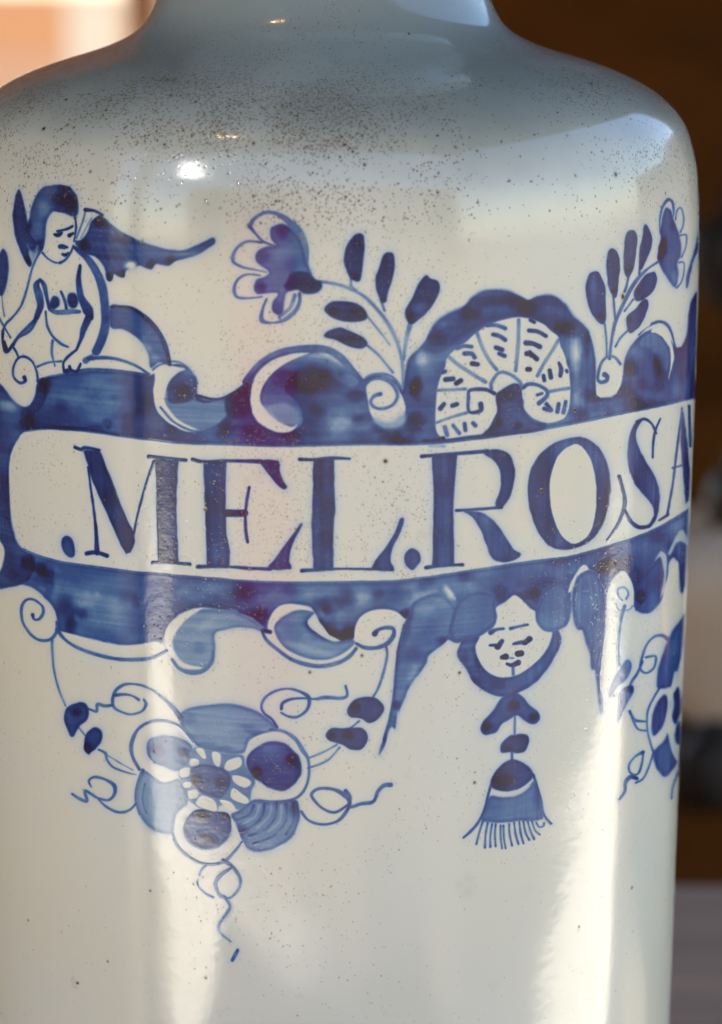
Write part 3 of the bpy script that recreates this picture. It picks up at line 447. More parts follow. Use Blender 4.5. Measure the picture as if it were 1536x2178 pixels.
fa = part('face', wf)
wash(fa, tr(TL, [(1030, 290), (980, 340), (905, 380), (912, 440), (885, 505), (820, 550), (785, 600), (765, 650), (785, 730), (840, 810), (930, 855), (1030, 850), (1120, 805), (1210, 725), (1270, 640), (1298, 560), (1290, 545), (1230, 530), (1190, 470), (1175, 400), (1140, 375), (1080, 310)]), 0)
for P, wd, d in (([(870, 545), (910, 525), (960, 518)], [8, 5, 4], .6), ([(1010, 518), (1060, 505), (1130, 490)], [6, 4, 4], .55), ([(865, 635), (905, 635), (920, 645), (950, 605)], [3, 5, 10, 6], .72), ([(1030, 625), (1080, 615), (1110, 615), (1145, 590)], [4, 6, 8, 9], .75), ([(950, 720), (975, 715)], [7, 10], .75), ([(975, 722), (1030, 725)], 3, .35),
                 ([(1060, 695), (1085, 690)], 10, .78), ([(985, 765), (1020, 775), (1065, 755)], [4, 7, 8], .7), ([(1025, 780), (1028, 840)], 6, .42)): stroke(fa, tr(TL, P), [v_ * 1.3 for v_ in wd] if np.ndim(wd) else wd * 1.2, d * 1.15, halo=.03)
wash(border, tr(TL, [(1190, 400), (1240, 250), (1330, 200), (1425, 250), (1437, 350), (1428, 450), (1385, 510), (1300, 540), (1235, 525), (1190, 470)]), .52, mot=.3, halo=0)
wash(border, tr(TL, [(640, 330), (760, 260), (900, 280), (905, 380), (915, 440), (885, 510), (790, 570), (700, 590), (640, 620), (590, 595), (580, 500)]), .58, mot=.3, halo=0)
wg = part('wing', wf)
wash(wg, tr(TM, [(120, 620), (140, 520), (200, 440), (290, 450), (340, 550), (365, 650), (355, 850), (335, 1000), (315, 1100), (320, 1250), (342, 1370), (330, 1455), (312, 1400), (295, 1240), (282, 1150), (255, 1135), (248, 1030), (215, 950), (195, 865), (150, 850), (125, 760)]), .52, mot=.3, stk=.1, rim=.1)
stroke(0, tr(TM, [(335, 560), (350, 700), (345, 880), (322, 1080), (312, 1220), (325, 1380)]), [4, 6, 6, 5, 4, 6], .68)
for P in ([(180, 500), (170, 700), (175, 800)], [(240, 500), (260, 650), (240, 850)], [(290, 520), (310, 700), (285, 950)]): erase(tr(TM, P), 3, s=.2, soft=3)
wash(0, tr(TM, [(92, 590), (120, 510), (160, 440), (205, 400), (235, 430), (190, 455), (150, 500), (118, 580)]), 0)
for a_, b_ in ((918, 648), (1110, 618), (1140, 592), (975, 718), (1078, 692), (1060, 760)): stroke(fa, tr(TL, [(a_ - 5, b_), (a_ + 5, b_)]), 9, .95, halo=0)
# tassel
ts = part('painted_tassel', 0, 'bow, bead and fringed tassel hanging under the small face')
wash(part('bow', ts), tr(TL, [(1035, 970), (1090, 990), (1140, 1050), (1200, 1100), (1217, 1150), (1180, 1188), (1120, 1175), (1060, 1130), (1010, 1150), (950, 1190), (900, 1250), (830, 1262), (798, 1225), (820, 1170), (890, 1090), (950, 1000)]), .66, mot=.15)
for a in ((1092, 1500, 14, 14, .28), (1135, 1525, 10, 9, .3), (1036, 1545, 14, 12, .3)): blob(*a, 0, 1.6)
bd = part('bead', ts); wash(bd, tr(TL, [(1000, 1275), (1040, 1262), (1120, 1262), (1138, 1310), (1110, 1375), (1060, 1392), (1010, 1382), (945, 1388), (945, 1330)]), .8, mot=.2); blob(1080, 1590, 10, 8, .2)
stroke(ts, tr(TL, [(1040, 1130), (1038, 1260)]), 5, .42); stroke(ts, tr(TL, [(1020, 1385), (1020, 1440)]), 5, .55)
cp = part('cap', ts); wash(cp, tr(TL, [(1020, 1438), (1080, 1450), (1140, 1490), (1170, 1550), (1120, 1610), (1030, 1655), (940, 1655), (870, 1625), (890, 1550), (950, 1470)]), .84, mot=.2); blob(1075, 1660, 20, 12, .25); blob(1055, 1655, 12, 12, .2)
sk = part('skirt', ts)
wash(sk, tr(TL, [(870, 1690), (950, 1700), (1050, 1690), (1130, 1640), (1175, 1590), (1215, 1680), (1228, 1780), (1240, 1850), (1180, 1870), (1080, 1870), (980, 1880), (880, 1880), (800, 1860), (830, 1760)]), .5, mot=.15, stk=.2)
stroke(cp, tr(TL, [(1170, 1545), (1200, 1640), (1222, 1720), (1235, 1800), (1260, 1850), (1295, 1890)]), [5, 6, 7, 6, 6, 6], .74); stroke(cp, tr(TL, [(890, 1560), (860, 1660), (835, 1760), (800, 1850), (750, 1920), (680, 1985)]), [5, 6, 6, 6, 6, 5], .66)
blob(1140, 1700, 10, 26, .12)
for P in ([(815, 1870), (790, 1950), (770, 2030)], [(850, 1880), (835, 1960), (830, 2055)], [(880, 1890), (868, 1970), (868, 2050)], [(905, 1890), (900, 1960), (905, 2045)], [(940, 1900), (940, 1980), (950, 2060)], [(960, 1900), (962, 1980), (975, 2060)], [(1000, 1890), (1003, 1960), (1020, 2040)], [(1035, 1880), (1045, 1960), (1065, 2030)],
          [(1070, 1870), (1080, 1950), (1100, 2025)], [(1100, 1870), (1115, 1950), (1140, 2000)], [(1130, 1870), (1150, 1940), (1175, 1995)], [(1160, 1870), (1180, 1930), (1215, 1965)], [(1190, 1880), (1210, 1910), (1240, 1905), (1245, 1885)]): stroke(part('fringe', ts), tr(TL, P), 4.6, .6, halo=.02, idpad=.5)

# flower swag under the name
sw = part('painted_flower', 0, 'large round flower of blue petals with curling tendrils, lower left of the name')
fp = lambda T, P, d=.36, **k: wash(part('petal', sw), tr(T, P), d, **k)
fp(TJ, [(880, 290), (960, 255), (1080, 238), (1200, 235), (1320, 260), (1420, 310), (1500, 385), (1450, 430), (1330, 470), (1290, 560), (1150, 560), (1000, 530), (930, 460), (870, 370)], .36, stk=.22, mot=.2, rim=.12)
for a in ((540, 1555, 30, 10, .1, 20), (440, 1585, 30, 8, .08), (475, 1592, 24, 5, .12), (400, 1530, 20, 12, .08)): blob(*a)
fp(TJ, [(640, 665), (700, 700), (760, 745), (850, 720), (900, 780), (920, 890), (850, 960), (825, 1080), (740, 1080), (650, 1030), (590, 940), (575, 850), (590, 750)], .32, mot=.15, stk=.1, rim=.12)
stroke(0, tr(TJ, [(630, 670), (592, 760), (580, 860), (605, 960)]), [10, 7, 6, 4], .5); stroke(0, tr(TJ, [(640, 760), (625, 860), (650, 950)]), 6, .42)
fp(TK, [(430, 860), (560, 875), (700, 860), (730, 930), (725, 1010), (680, 1110), (600, 1170), (500, 1205), (400, 1195), (350, 1130), (315, 1040), (280, 960), (330, 930)], .40, mot=.12, stk=.1, rim=.16)
for P in ([(430, 900), (400, 960), (310, 1000)], [(500, 890), (480, 980), (400, 1050), (340, 1070)], [(580, 880), (570, 980), (500, 1060), (400, 1100)], [(640, 890), (640, 1000), (560, 1100), (430, 1150)], [(690, 890), (690, 1000), (640, 1090)]): stroke(0, tr(TK, P), 9, .56, soft=3)
for P in ([(465, 900), (440, 970), (360, 1020)], [(545, 890), (530, 970), (450, 1050)], [(610, 900), (600, 1000), (530, 1070)]): erase(tr(TK, P), 4, s=.35, soft=3)
blob(627, 1720, 12, 16, .2); blob(515, 1765, 12, 16, .15)
# ringed petals: white ring with a blue heart
pe = part('petal', sw); area(pe, tr(TJ, [(600, 660), (555, 560), (560, 460), (620, 380), (720, 345), (820, 360), (900, 420), (960, 500), (930, 600), (860, 700), (760, 745)]))
wash(0, tr(TJ, [(610, 640), (580, 540), (600, 450), (660, 385), (740, 368), (820, 380), (890, 430), (955, 495), (930, 480), (860, 450), (760, 440), (680, 460), (655, 560), (700, 620), (790, 665), (850, 710), (840, 730), (760, 745), (690, 700)]), 0)
stroke(pe, tr(TJ, [(605, 665), (560, 580), (553, 500), (590, 410), (660, 360), (740, 345), (820, 362), (880, 395), (955, 490)]), [7, 7, 9, 7, 7, 6, 5, 5, 3], .55)
wash(pe, tr(TJ, [(665, 470), (760, 442), (860, 455), (940, 500), (950, 560), (920, 640), (850, 680), (770, 650), (690, 610), (655, 560)]), .44, mot=.2)
for a in ((335, 1592, 16, 14, .22), (390, 1602, 14, 13, .3), (375, 1570, 20, 8, -.06)): blob(*a)
pe = part('petal', sw); area(pe, tr(TK, [(370, 570), (420, 470), (520, 420), (600, 400), (700, 450), (770, 550), (790, 650), (770, 780), (700, 855), (580, 870), (430, 840), (400, 800)]))
wash(0, tr(TK, [(372, 565), (410, 480), (480, 435), (560, 425), (650, 455), (720, 520), (765, 600), (775, 700), (750, 790), (690, 845), (590, 865), (480, 855), (400, 820), (370, 790), (440, 740), (560, 810), (660, 780), (730, 700), (740, 610), (700, 540), (620, 490), (520, 490), (420, 550)]), 0)
stroke(pe, tr(TK, [(540, 405), (620, 415), (700, 465), (750, 540), (785, 600), (790, 700), (765, 790), (700, 855), (580, 875), (470, 865)]), [8, 7, 9, 10, 7, 6, 6, 5, 5, 4], .52)
wash(pe, tr(TK, [(380, 600), (430, 530), (520, 485), (610, 485), (680, 530), (735, 600), (740, 690), (690, 770), (620, 808), (540, 790), (470, 750), (400, 700)]), .68, mot=.2, stk=.2)
for a in ((545, 1642, 13, 14, .38), (620, 1615, 14, 14, .34), (635, 1630, 10, 24, .14), (580, 1600, 30, 20, -.06)): blob(*a)
pe = part('petal', sw); area(pe, tr(TJ, [(830, 1080), (830, 980), (880, 920), (950, 900), (1100, 930), (1200, 950), (1260, 1080), (1270, 1160), (1180, 1250), (1060, 1285), (950, 1260), (860, 1180)]))
wash(0, tr(TJ, [(835, 1050), (850, 970), (900, 925), (960, 930), (905, 1000), (890, 1080), (930, 1150), (1040, 1195), (1140, 1165), (1200, 1090), (1210, 1010), (1240, 1060), (1260, 1140), (1210, 1220), (1130, 1265), (1030, 1275), (930, 1230), (860, 1150)]), 0)
stroke(pe, tr(TJ, [(820, 1080), (850, 1160), (920, 1230), (1000, 1275), (1080, 1285), (1160, 1265), (1230, 1200), (1275, 1140)]), [5, 6, 6, 6, 7, 7, 6, 6], .52)
wash(pe, tr(TJ, [(900, 1010), (950, 945), (1020, 925), (1110, 940), (1180, 950), (1205, 1010), (1200, 1090), (1140, 1165), (1040, 1195), (930, 1150), (893, 1080)]), .64, mot=.2)
for a in ((430, 1735, 16, 12, .34), (480, 1735, 14, 12, .28), (440, 1785, 18, 10, .3, 20), (410, 1760, 10, 18, -.04)): blob(*a, *(() if len(a) > 5 else (0,)), 1.5)
# heart of the flower
hc = part('flower_centre', sw)
wash(hc, tr(TJ, [(860, 680), (930, 620), (930, 560), (980, 520), (1060, 540), (1160, 560), (1280, 570), (1300, 640), (1360, 740), (1340, 800), (1320, 880), (1250, 930), (1150, 900), (1080, 940), (960, 900), (920, 850), (880, 760)]), .42, mot=.2, rim=0)
for P in ([(975, 535), (1020, 535), (1040, 590), (1015, 590)], [(1080, 555), (1135, 570), (1125, 650), (1090, 620)], [(1180, 610), (1260, 585), (1270, 640), (1200, 675), (1160, 660)], [(940, 600), (990, 605), (985, 640), (935, 640)], [(870, 670), (930, 660), (925, 710), (875, 715)], [(890, 755), (940, 750), (935, 785), (895, 785)],
          [(925, 810), (985, 800), (980, 850), (930, 855)], [(1215, 705), (1300, 720), (1335, 755), (1290, 785), (1225, 750)], [(1215, 790), (1270, 820), (1320, 870), (1290, 890), (1205, 850)], [(1130, 870), (1200, 880), (1235, 930), (1190, 935)], [(1015, 840), (1090, 870), (1110, 930), (1070, 935), (975, 895)]): wash(part('stamen', hc), tr(TJ, P), 0, soft=1.8)
wash(hc, tr(TJ, [(945, 660), (1000, 635), (1080, 640), (1160, 665), (1200, 710), (1190, 790), (1140, 850), (1080, 850), (1000, 820), (945, 760), (935, 700)]), .62, mot=.15)
for a in ((418, 1660, 12, 16, .28), (468, 1665, 14, 14, .24), (440, 1640, 20, 8, -.05)): blob(*a, 0, 1.5)
# tendrils
for T, P, wd in ((TJ, [(875, 330), (830, 270), (770, 210), (690, 145), (600, 112), (510, 110), (450, 150), (430, 210), (440, 260), (490, 290), (550, 305), (620, 285), (650, 240), (635, 210)], [14, 9, 6, 5, 5, 6, 7, 8, 6, 5, 5, 6, 8, 5]), (TJ, [(270, 268), (325, 285), (330, 240), (380, 250), (430, 245)], [5, 6, 7, 7, 6]), (TJ, [(440, 180), (510, 175), (560, 185), (600, 210)], [8, 6, 5, 6]),
                 (TJ, [(290, 780), (275, 740), (310, 715), (380, 730), (440, 770), (440, 830), (400, 865), (330, 850), (250, 805), (262, 870), (210, 855), (165, 825)], [3, 5, 6, 5, 9, 8, 6, 6, 7, 8, 7, 5]), (TJ, [(330, 850), (390, 910), (470, 945), (540, 930), (585, 885)], [4, 6, 6, 6, 5]),
                 (TK, [(580, 390), (550, 340), (500, 300), (480, 250), (510, 190), (580, 150), (660, 138), (740, 160), (790, 200), (780, 270), (720, 320), (660, 320), (610, 295)], [8, 7, 7, 6, 6, 6, 5, 6, 10, 7, 6, 6, 4]), (TK, [(610, 270), (620, 230), (680, 205), (760, 200), (830, 205), (900, 195), (1000, 200), (1040, 180), (1030, 120)], [6, 7, 6, 5, 5, 9, 7, 7, 5]),
                 (TK, [(1040, 900), (960, 945), (880, 920), (820, 860), (810, 820), (860, 790), (950, 795), (1020, 830), (1055, 870), (1040, 930), (980, 1000), (880, 1025), (790, 1000), (740, 940)], [6, 6, 5, 6, 6, 6, 7, 12, 10, 8, 6, 6, 6, 6]), (TK, [(1030, 805), (1060, 850), (1050, 910), (1130, 890), (1210, 875), (1240, 810), (1280, 770), (1325, 765)], [9, 8, 7, 7, 8, 8, 9, 9]),
                 (TK, [(230, 1260), (290, 1300), (340, 1380), (330, 1450), (270, 1505), (200, 1480), (180, 1410), (220, 1350), (290, 1305)], [9, 7, 8, 6, 5, 6, 8, 7, 5]), (TK, [(240, 1500), (275, 1560), (240, 1620), (200, 1680), (210, 1730), (280, 1790)], [7, 7, 6, 7, 6, 3]), (TK, [(325, 1845), (290, 1910)], 8), (TK, [(120, 1290), (90, 1320), (75, 1355)], 5), (TK, [(60, 1400), (75, 1440), (120, 1480), (165, 1500)], 4)):
    stroke(part('tendril', sw), tr(T, P), wd, .56, idpad=2)
for T, P, wd in ((TH_, [(340, 670), (345, 780), (355, 880), (385, 1000), (430, 1110)], [7, 5, 5, 5, 4]), (TH_, [(510, 1245), (555, 1300)], 4), (TH_, [(645, 1395), (690, 1420), (700, 1460), (740, 1510), (830, 1545), (890, 1560)], [4, 8, 6, 5, 4, 2]), (TH_, [(700, 1430), (780, 1480), (870, 1530)], 2.5),
                 (TI, [(1265, 590), (1275, 660), (1250, 780), (1210, 900), (1175, 960)], [7, 6, 6, 5, 5]), (TI, [(1070, 1140), (1010, 1190)], 5), (TI, [(910, 1310), (820, 1360), (700, 1410)], 4), (TI, [(930, 1330), (860, 1410), (790, 1450), (700, 1480)], 4.5)): stroke(part('stem', sw), tr(T, P), wd, .5, idpad=1)
for T, P, dk in ((TH_, [(430, 1130), (480, 1095), (550, 1090), (583, 1140), (570, 1200), (520, 1240), (490, 1300), (465, 1308), (440, 1260), (418, 1200)], (162, 1515)), (TH_, [(560, 1300), (610, 1250), (660, 1265), (672, 1320), (640, 1375), (600, 1410), (580, 1430), (552, 1400), (552, 1350)], (185, 1590)),
                 (TI, [(985, 1060), (1020, 1000), (1090, 965), (1180, 968), (1245, 1020), (1248, 1070), (1200, 1130), (1140, 1152), (1090, 1120), (1010, 1110)], (757, 1505)), (TI, [(828, 1240), (870, 1190), (960, 1190), (1080, 1188), (1130, 1230), (1130, 1290), (1080, 1345), (1010, 1345), (950, 1310), (860, 1280)], (740, 1565))):
    wash(part('leaf', sw), tr(T, P), .82, mot=.15, soft=2.4); blob(*dk, 12, 12, .25, 0, 1.6)
blob(707, 1565, 10, 9, .24, 0, 1.6)

# second flower, foreshortened at the right edge
s2 = part('painted_flower', 0, 'foreshortened blue flower with tendrils at the right edge of the jar')
stroke(part('stem', s2), tr(TM, [(490, 690), (465, 780), (450, 900), (445, 1000), (450, 1110)]), [8, 7, 5, 5, 4], .45)
for P, d in (([(500, 1070), (535, 1080), (535, 1140), (500, 1210), (440, 1260), (400, 1325), (385, 1320), (400, 1240), (440, 1160)], .5), ([(520, 1245), (552, 1250), (550, 1300), (510, 1370), (480, 1430), (450, 1495), (440, 1490), (450, 1400), (460, 1300)], .52)): wash(part('leaf', s2), tr(TM, P), d, mot=.2, rim=.05)
blob(1338, 1465, 8, 9, .3)
for P, wd in (([(790, 920), (750, 895), (690, 910), (640, 970), (610, 1060), (600, 1130), (640, 1160), (690, 1130), (710, 1070), (700, 1040), (640, 1050)], [9, 7, 5, 5, 6, 6, 5, 5, 6, 5, 5]), ([(615, 1080), (580, 1160), (540, 1220), (510, 1290)], [6, 6, 7, 4]), ([(525, 1430), (560, 1490), (640, 1500)], [7, 7, 4]), ([(540, 1470), (580, 1550), (640, 1565)], [5, 5, 4]),
              ([(740, 1260), (690, 1340), (650, 1440), (650, 1560), (670, 1650), (690, 1710)], 5), ([(690, 1720), (660, 1820), (620, 1900), (570, 1930)], 4), ([(620, 1715), (560, 1750), (520, 1810), (530, 1860), (580, 1870), (610, 1800), (620, 1715)], [7, 5, 5, 5, 4, 5, 4]), ([(575, 1900), (530, 1890), (495, 1930), (490, 1990), (450, 2045)], [8, 10, 8, 7, 6]), ([(870, 1850), (830, 1950), (820, 2040)], 4)): stroke(part('tendril', s2), tr(TM, P), wd, .56, idpad=2)
for P, d in (([(920, 750), (880, 790), (820, 870), (770, 990), (730, 1110), (715, 1250), (760, 1270), (830, 1240), (870, 1120), (900, 960)], .6), ([(780, 1310), (790, 1400), (760, 1530), (700, 1600), (680, 1560), (685, 1460), (720, 1360)], .72), ([(870, 1260), (885, 1400), (850, 1520), (815, 1450), (820, 1340)], .75),
             ([(690, 1720), (760, 1640), (800, 1580), (830, 1680), (860, 1780), (820, 1850), (770, 1890), (710, 1820)], .55), ([(880, 1500), (885, 1640), (850, 1650), (845, 1560)], .7)): wash(part('petal', s2), tr(TM, P), d, mot=.2, stk=.1)
for P in ([(815, 1290), (825, 1380), (810, 1480), (830, 1560)], [(800, 1560), (830, 1700), (860, 1760)], [(850, 1160), (830, 1250)]): erase(tr(TM, P), 7, s=.85)

# the inscription
def letter(lab, polys=(), strokes=(), holes=()):
    l = part('full_stop' if lab == '.' else 'letter', band, None if lab == '.' else 'letter ' + lab)
    for T, P, k in polys: wash(l, tr(T, P), .78, rim=.07, mot=.34, stk=.20, k=k, soft=2.4, halo=.18, vert=True)
    for T, P in holes: wash(0, tr(T, P), 0, k=4, soft=2.2)
    for T, P, wd in strokes: stroke(l, tr(T, P), wd, .82, halo=.08)
    return l
letter('.', [(TE, [(430, 888), (470, 910), (490, 960), (488, 1022), (445, 1025), (408, 980), (400, 925)], 4)])
letter('M', [(TE, [(548, 335), (600, 330), (655, 335), (690, 420), (760, 600), (830, 780), (883, 882), (872, 960), (825, 1008), (760, 880), (680, 700), (605, 535), (580, 440)], 2), (TE, [(1012, 390), (1168, 400), (1158, 550), (1152, 720), (1160, 900), (1168, 1068), (1035, 1065), (1028, 850), (1022, 700), (1025, 520)], 0)],
       [(TE, [(492, 312), (530, 325), (560, 315), (650, 330)], [7, 7, 8, 6]), (TE, [(578, 440), (592, 560), (612, 700), (628, 850), (636, 1000)], [5, 4.5, 5, 7, 11]), (TE, [(568, 1005), (630, 998), (700, 1020)], [8, 9, 8]), (TE, [(1008, 405), (960, 540), (915, 700), (885, 830), (872, 900)], 6), (TE, [(975, 372), (1070, 385), (1215, 395)], [8, 9, 7]), (TE, [(1000, 1065), (1100, 1066), (1240, 1075)], 7)])
letter('E', [(TF, [(100, 395), (255, 395), (248, 520), (245, 700), (252, 880), (275, 1000), (272, 1095), (125, 1098), (115, 850), (108, 600)], 0), (TF, [(470, 395), (592, 400), (598, 460), (620, 530), (648, 570), (630, 588), (600, 570), (545, 510), (500, 450)], 2), (TF, [(520, 1108), (560, 1050), (640, 940), (700, 860), (735, 808), (748, 820), (705, 900), (672, 980), (662, 1060), (672, 1108)], 2)],
       [(TF, [(30, 390), (100, 405), (250, 400), (400, 402), (480, 405)], [7, 7, 7, 8, 9]), (TF, [(245, 742), (370, 742)], 16), (TF, [(400, 575), (385, 660), (375, 750), (378, 850), (390, 930)], 6.5), (TF, [(65, 1092), (200, 1090), (280, 1093), (400, 1102), (540, 1107)], [8, 7, 6, 7, 7])])
letter('L', [(TF, [(818, 392), (955, 385), (958, 560), (962, 700), (950, 900), (950, 1118), (820, 1120), (812, 950), (806, 800), (818, 600)], 0), (TF, [(1195, 1105), (1280, 980), (1350, 870), (1385, 778), (1412, 782), (1392, 860), (1350, 940), (1325, 1010), (1325, 1060), (1348, 1112)], 2)],
       [(TF, [(730, 390), (830, 392), (930, 382), (1058, 385)], [8, 7, 7, 5]), (TF, [(745, 1117), (850, 1112), (1000, 1105), (1150, 1107), (1335, 1110)], [8, 7, 5, 5, 7])])
letter('.', [(TF, [(1465, 970), (1510, 1000), (1522, 1050), (1495, 1090), (1465, 1115), (1430, 1090), (1410, 1040), (1425, 995)], 4)])
letter('R', [(TG, [(153, 262), (275, 258), (262, 400), (256, 520), (258, 650), (262, 795), (155, 798), (160, 600), (163, 450)], 0), (TG, [(395, 245), (470, 238), (525, 265), (548, 335), (540, 420), (510, 490), (475, 520), (455, 495), (478, 430), (480, 350), (458, 300), (410, 265)], 3), (TG, [(290, 525), (350, 530), (410, 545), (470, 600), (520, 680), (545, 715), (578, 735), (555, 760), (490, 775), (440, 755), (415, 700), (385, 620), (345, 560)], 3)],
       [(TG, [(105, 270), (200, 262), (300, 255), (420, 245)], [8, 7, 7, 8]), (TG, [(485, 512), (400, 520), (270, 528)], 6.5), (TG, [(125, 800), (200, 790), (300, 786)], [8, 7, 7])])
letter('O', [(TG, [(845, 178), (915, 198), (970, 260), (1002, 360), (1000, 480), (970, 590), (905, 675), (800, 715), (710, 695), (650, 610), (612, 480), (618, 360), (660, 270), (740, 205)], 4)], (), [(TG, [(845, 212), (890, 250), (925, 330), (938, 450), (930, 560), (900, 645), (840, 685), (785, 665), (742, 590), (716, 480), (717, 380), (742, 290), (785, 235)])])
letter('S', [(TG, [(1162, 90), (1125, 105), (1093, 180), (1083, 280), (1102, 370), (1150, 440), (1200, 500), (1212, 560), (1195, 600), (1225, 560), (1240, 460), (1218, 370), (1165, 280), (1130, 200), (1130, 140)], 3)],
       [(TG, [(1205, 275), (1208, 200), (1220, 140), (1242, 90)], [4, 5, 5, 2]), (TG, [(1222, 160), (1200, 115), (1165, 92), (1130, 105)], [4, 5, 6, 6]), (TG, [(1215, 560), (1190, 600), (1140, 607), (1100, 580), (1072, 530)], [6, 7, 8, 8, 7]), (TG, [(1045, 365), (1065, 440), (1070, 510), (1040, 590), (990, 668)], [7, 8, 8, 6, 5])])
letter('A', [(TG, [(1340, 40), (1352, 60), (1370, 200), (1387, 400), (1385, 470), (1362, 495), (1350, 380), (1338, 200)], 0)], [(TG, [(1345, 40), (1325, 200), (1300, 400), (1275, 540)], [3, 5, 5, 5]), (TG, [(1300, 325), (1365, 308)], 4), (TG, [(1235, 575), (1260, 560), (1278, 545)], [4, 6, 6])])
letter('T', (), [(TG, [(1378, 30), (1380, 120), (1384, 220)], [5, 6, 6])])
D = np.clip(D, 0, 1.25)
# the same ornament goes on round the back, a quarter turn apart
VR = int((math.radians(80) / (2 * math.pi) + .5) * TW); VL = int((-math.radians(72) / (2 * math.pi) + .5) * TW); QT = TW // 4
orn = D.copy()
idb = ID == band
for i, p in enumerate(PARTS):
    if p and p['parent'] == band: idb |= ID == i
orn[idb] = np.minimum(orn[idb], .0)
for c in range(VR, TW): D[:, c] = orn[:, c - QT] if c - QT < VR else D[:, c - QT]
for c in range(VL, -1, -1): D[:, c] = orn[:, c + QT] if c + QT > VL else D[:, c + QT]
# iron specks and pinholes in the glaze
SPK = np.zeros((TH, TW), np.float32)
def speck(i, j, r, a, e=1.0, an=0.0):
    n = int(r * 3) + 2; i0, i1, j0, j1 = max(i - n, 0), min(i + n + 1, TH), max(j - n, 0), min(j + n + 1, TW)
    if i1 <= i0 or j1 <= j0: return
    yy, xx = np.mgrid[i0:i1, j0:j1]; yy = yy - i; xx = xx - j
    u = xx * math.cos(an) + yy * math.sin(an); v = (-xx * math.sin(an) + yy * math.cos(an)) * e
    SPK[i0:i1, j0:j1] = np.maximum(SPK[i0:i1, j0:j1], a * np.exp(-(u * u + v * v) / (r * r)))
def row_at(yp, xp=690):
    c = np.argmin(np.abs(PX[TH // 2, CA:CB] - xp)) + CA; return int(np.argmin(np.abs(np.where(PX[:, c] > -5e3, PY[:, c], 9e9) - yp)))
def texel(xp, yp):
    d = (PX[::2, ::2] - xp) ** 2 + (PY[::2, ::2] - yp) ** 2; k = int(d.argmin()); return 2 * (k // d.shape[1]), 2 * (k % d.shape[1])
kr = [row_at(v) for v in (2178, 1900, 1500, 1150, 900, 600, 450, 380, 300, 250, 200, 150, 90, 10)]
dens = np.interp(np.arange(TH), kr, [.03, .05, .12, .36, .34, .17, .32, .60, .85, 1.0, .85, .22, .08, .05])
cl = vnoise(TH, TW, 260, 420, 21); cl2 = vnoise(TH, TW, 70, 90, 22)
n = 650000
ri = rng.integers(0, TH, n); ci = rng.integers(0, TW, n)
azf = .30 + .70 * np.exp(-((th + .03) / .75) ** 2)
keep = rng.random(n) < dens[ri] * np.clip(cl[ri, ci] * 1.5 - .1, .05, 1) * np.clip(cl2[ri, ci] * 1.8 - .2, .1, 1) * azf[ci] * 1.35
ri, ci = ri[keep], ci[keep]
sz = 1.25 + rng.exponential(.42, len(ri)); sz *= np.where(ri < row_at(480), .74, 1.0); am = rng.uniform(.35, 1.0, len(ri)) * np.where(ri > row_at(480), 1.0, .66)
for a, b, r, s in zip(ri, ci, sz, am): speck(int(a), int(b), min(r, 3.6), s, random.uniform(1, 1.7), random.uniform(0, 3))
for xp, yp, r, e in ((93, 273, 6, 1.3), (140, 212, 6, 1.8), (1310, 370, 6.5, 1.1), (1325, 630, 6, .75), (1258, 177, 7, 2.2), (870, 72, 5, 1.4), (1222, 873, 5, 1), (1152, 1043, 5, 1), (350, 308, 4, 1), (540, 305, 4, 1), (1345, 1888, 5, 1.2), (1010, 1665, 4, 1), (1095, 1662, 3, 1), (978, 1430, 4, 1), (1232, 1972, 3, 1), (60, 1958, 4, 1.5), (165, 2090, 5, 1.6), (775, 350, 4, 1), (930, 410, 4, 1),
                     (770, 1395, 4, 1), (660, 1430, 4, 1), (1235, 195, 4, 2), (790, 135, 4, 2.5), (330, 235, 4, 2), (1148, 182, 3, 1), (1238, 196, 4, 1.6), (757, 90, 4, 3), (1015, 430, 3, 1), (437, 1083, 4, 1), (700, 990, 3, 1), (820, 980, 5, 1), (230, 2045, 3, 1), (320, 1895, 3, 1), (1440, 1100, .1, 1)):
    i, j = texel(xp, yp); speck(i, j, r * .9, 1.0 if r > 4.5 else .8, e, .2)
for _ in range(60):
    i, j = texel(358 + random.gauss(0, 14), 170 + random.gauss(0, 3)); speck(i, j, 2.5, .7, 1.5, 0)
for _ in range(34):
    i, j = texel(random.choice((845, 858, 870, 1062)) + random.gauss(0, 7), 1228 + random.gauss(0, 14)); speck(i, j, 1.5, .5)
for xs_, ys_, rs_, as_ in ((985, 1890, 26, .12), (160, 2095, 12, .3), (800, 960, 14, .14), (910, 1130, 16, .14), (560, 700, 20, .06), (1120, 1900, 18, .06), (350, 310, 9, .3), (120, 600, 4, .4), (150, 604, 4, .3), (240, 1560, 9, .2), (470, 2150, 12, .12), (1050, 2090, 18, .08), (660, 1900, 20, .05), (870, 1650, 10, .1), (840, 1380, 20, .12), (1230, 1975, 6, .25), (640, 2120, 9, .12), (780, 1160, 14, .14), (540, 1010, 16, .12)):
    i_, j_ = texel(xs_, ys_)
    for _ in range(7): speck(int(i_ + random.gauss(0, rs_ * .5)), int(j_ + random.gauss(0, rs_ * .5)), rs_ * random.uniform(.25, .6), as_ * .55 * random.uniform(.5, 1), random.uniform(.7, 1.4), random.uniform(0, 3))
img = bpy.data.images.new('cobalt_painting', TW, TH, alpha=False, float_buffer=False, is_data=True)
px = np.ones((TH, TW, 4), np.float32); px[..., 0] = np.clip(D / 1.25, 0, 1); px[..., 1] = np.clip(SPK * 1.35, 0, 1)
px[..., 2] = .5 + .5 * np.clip(N_BIG + .6 * N_FINE, -1, 1)
img.pixels.foreach_set(px.ravel()); img.pack(); img.update()
del px
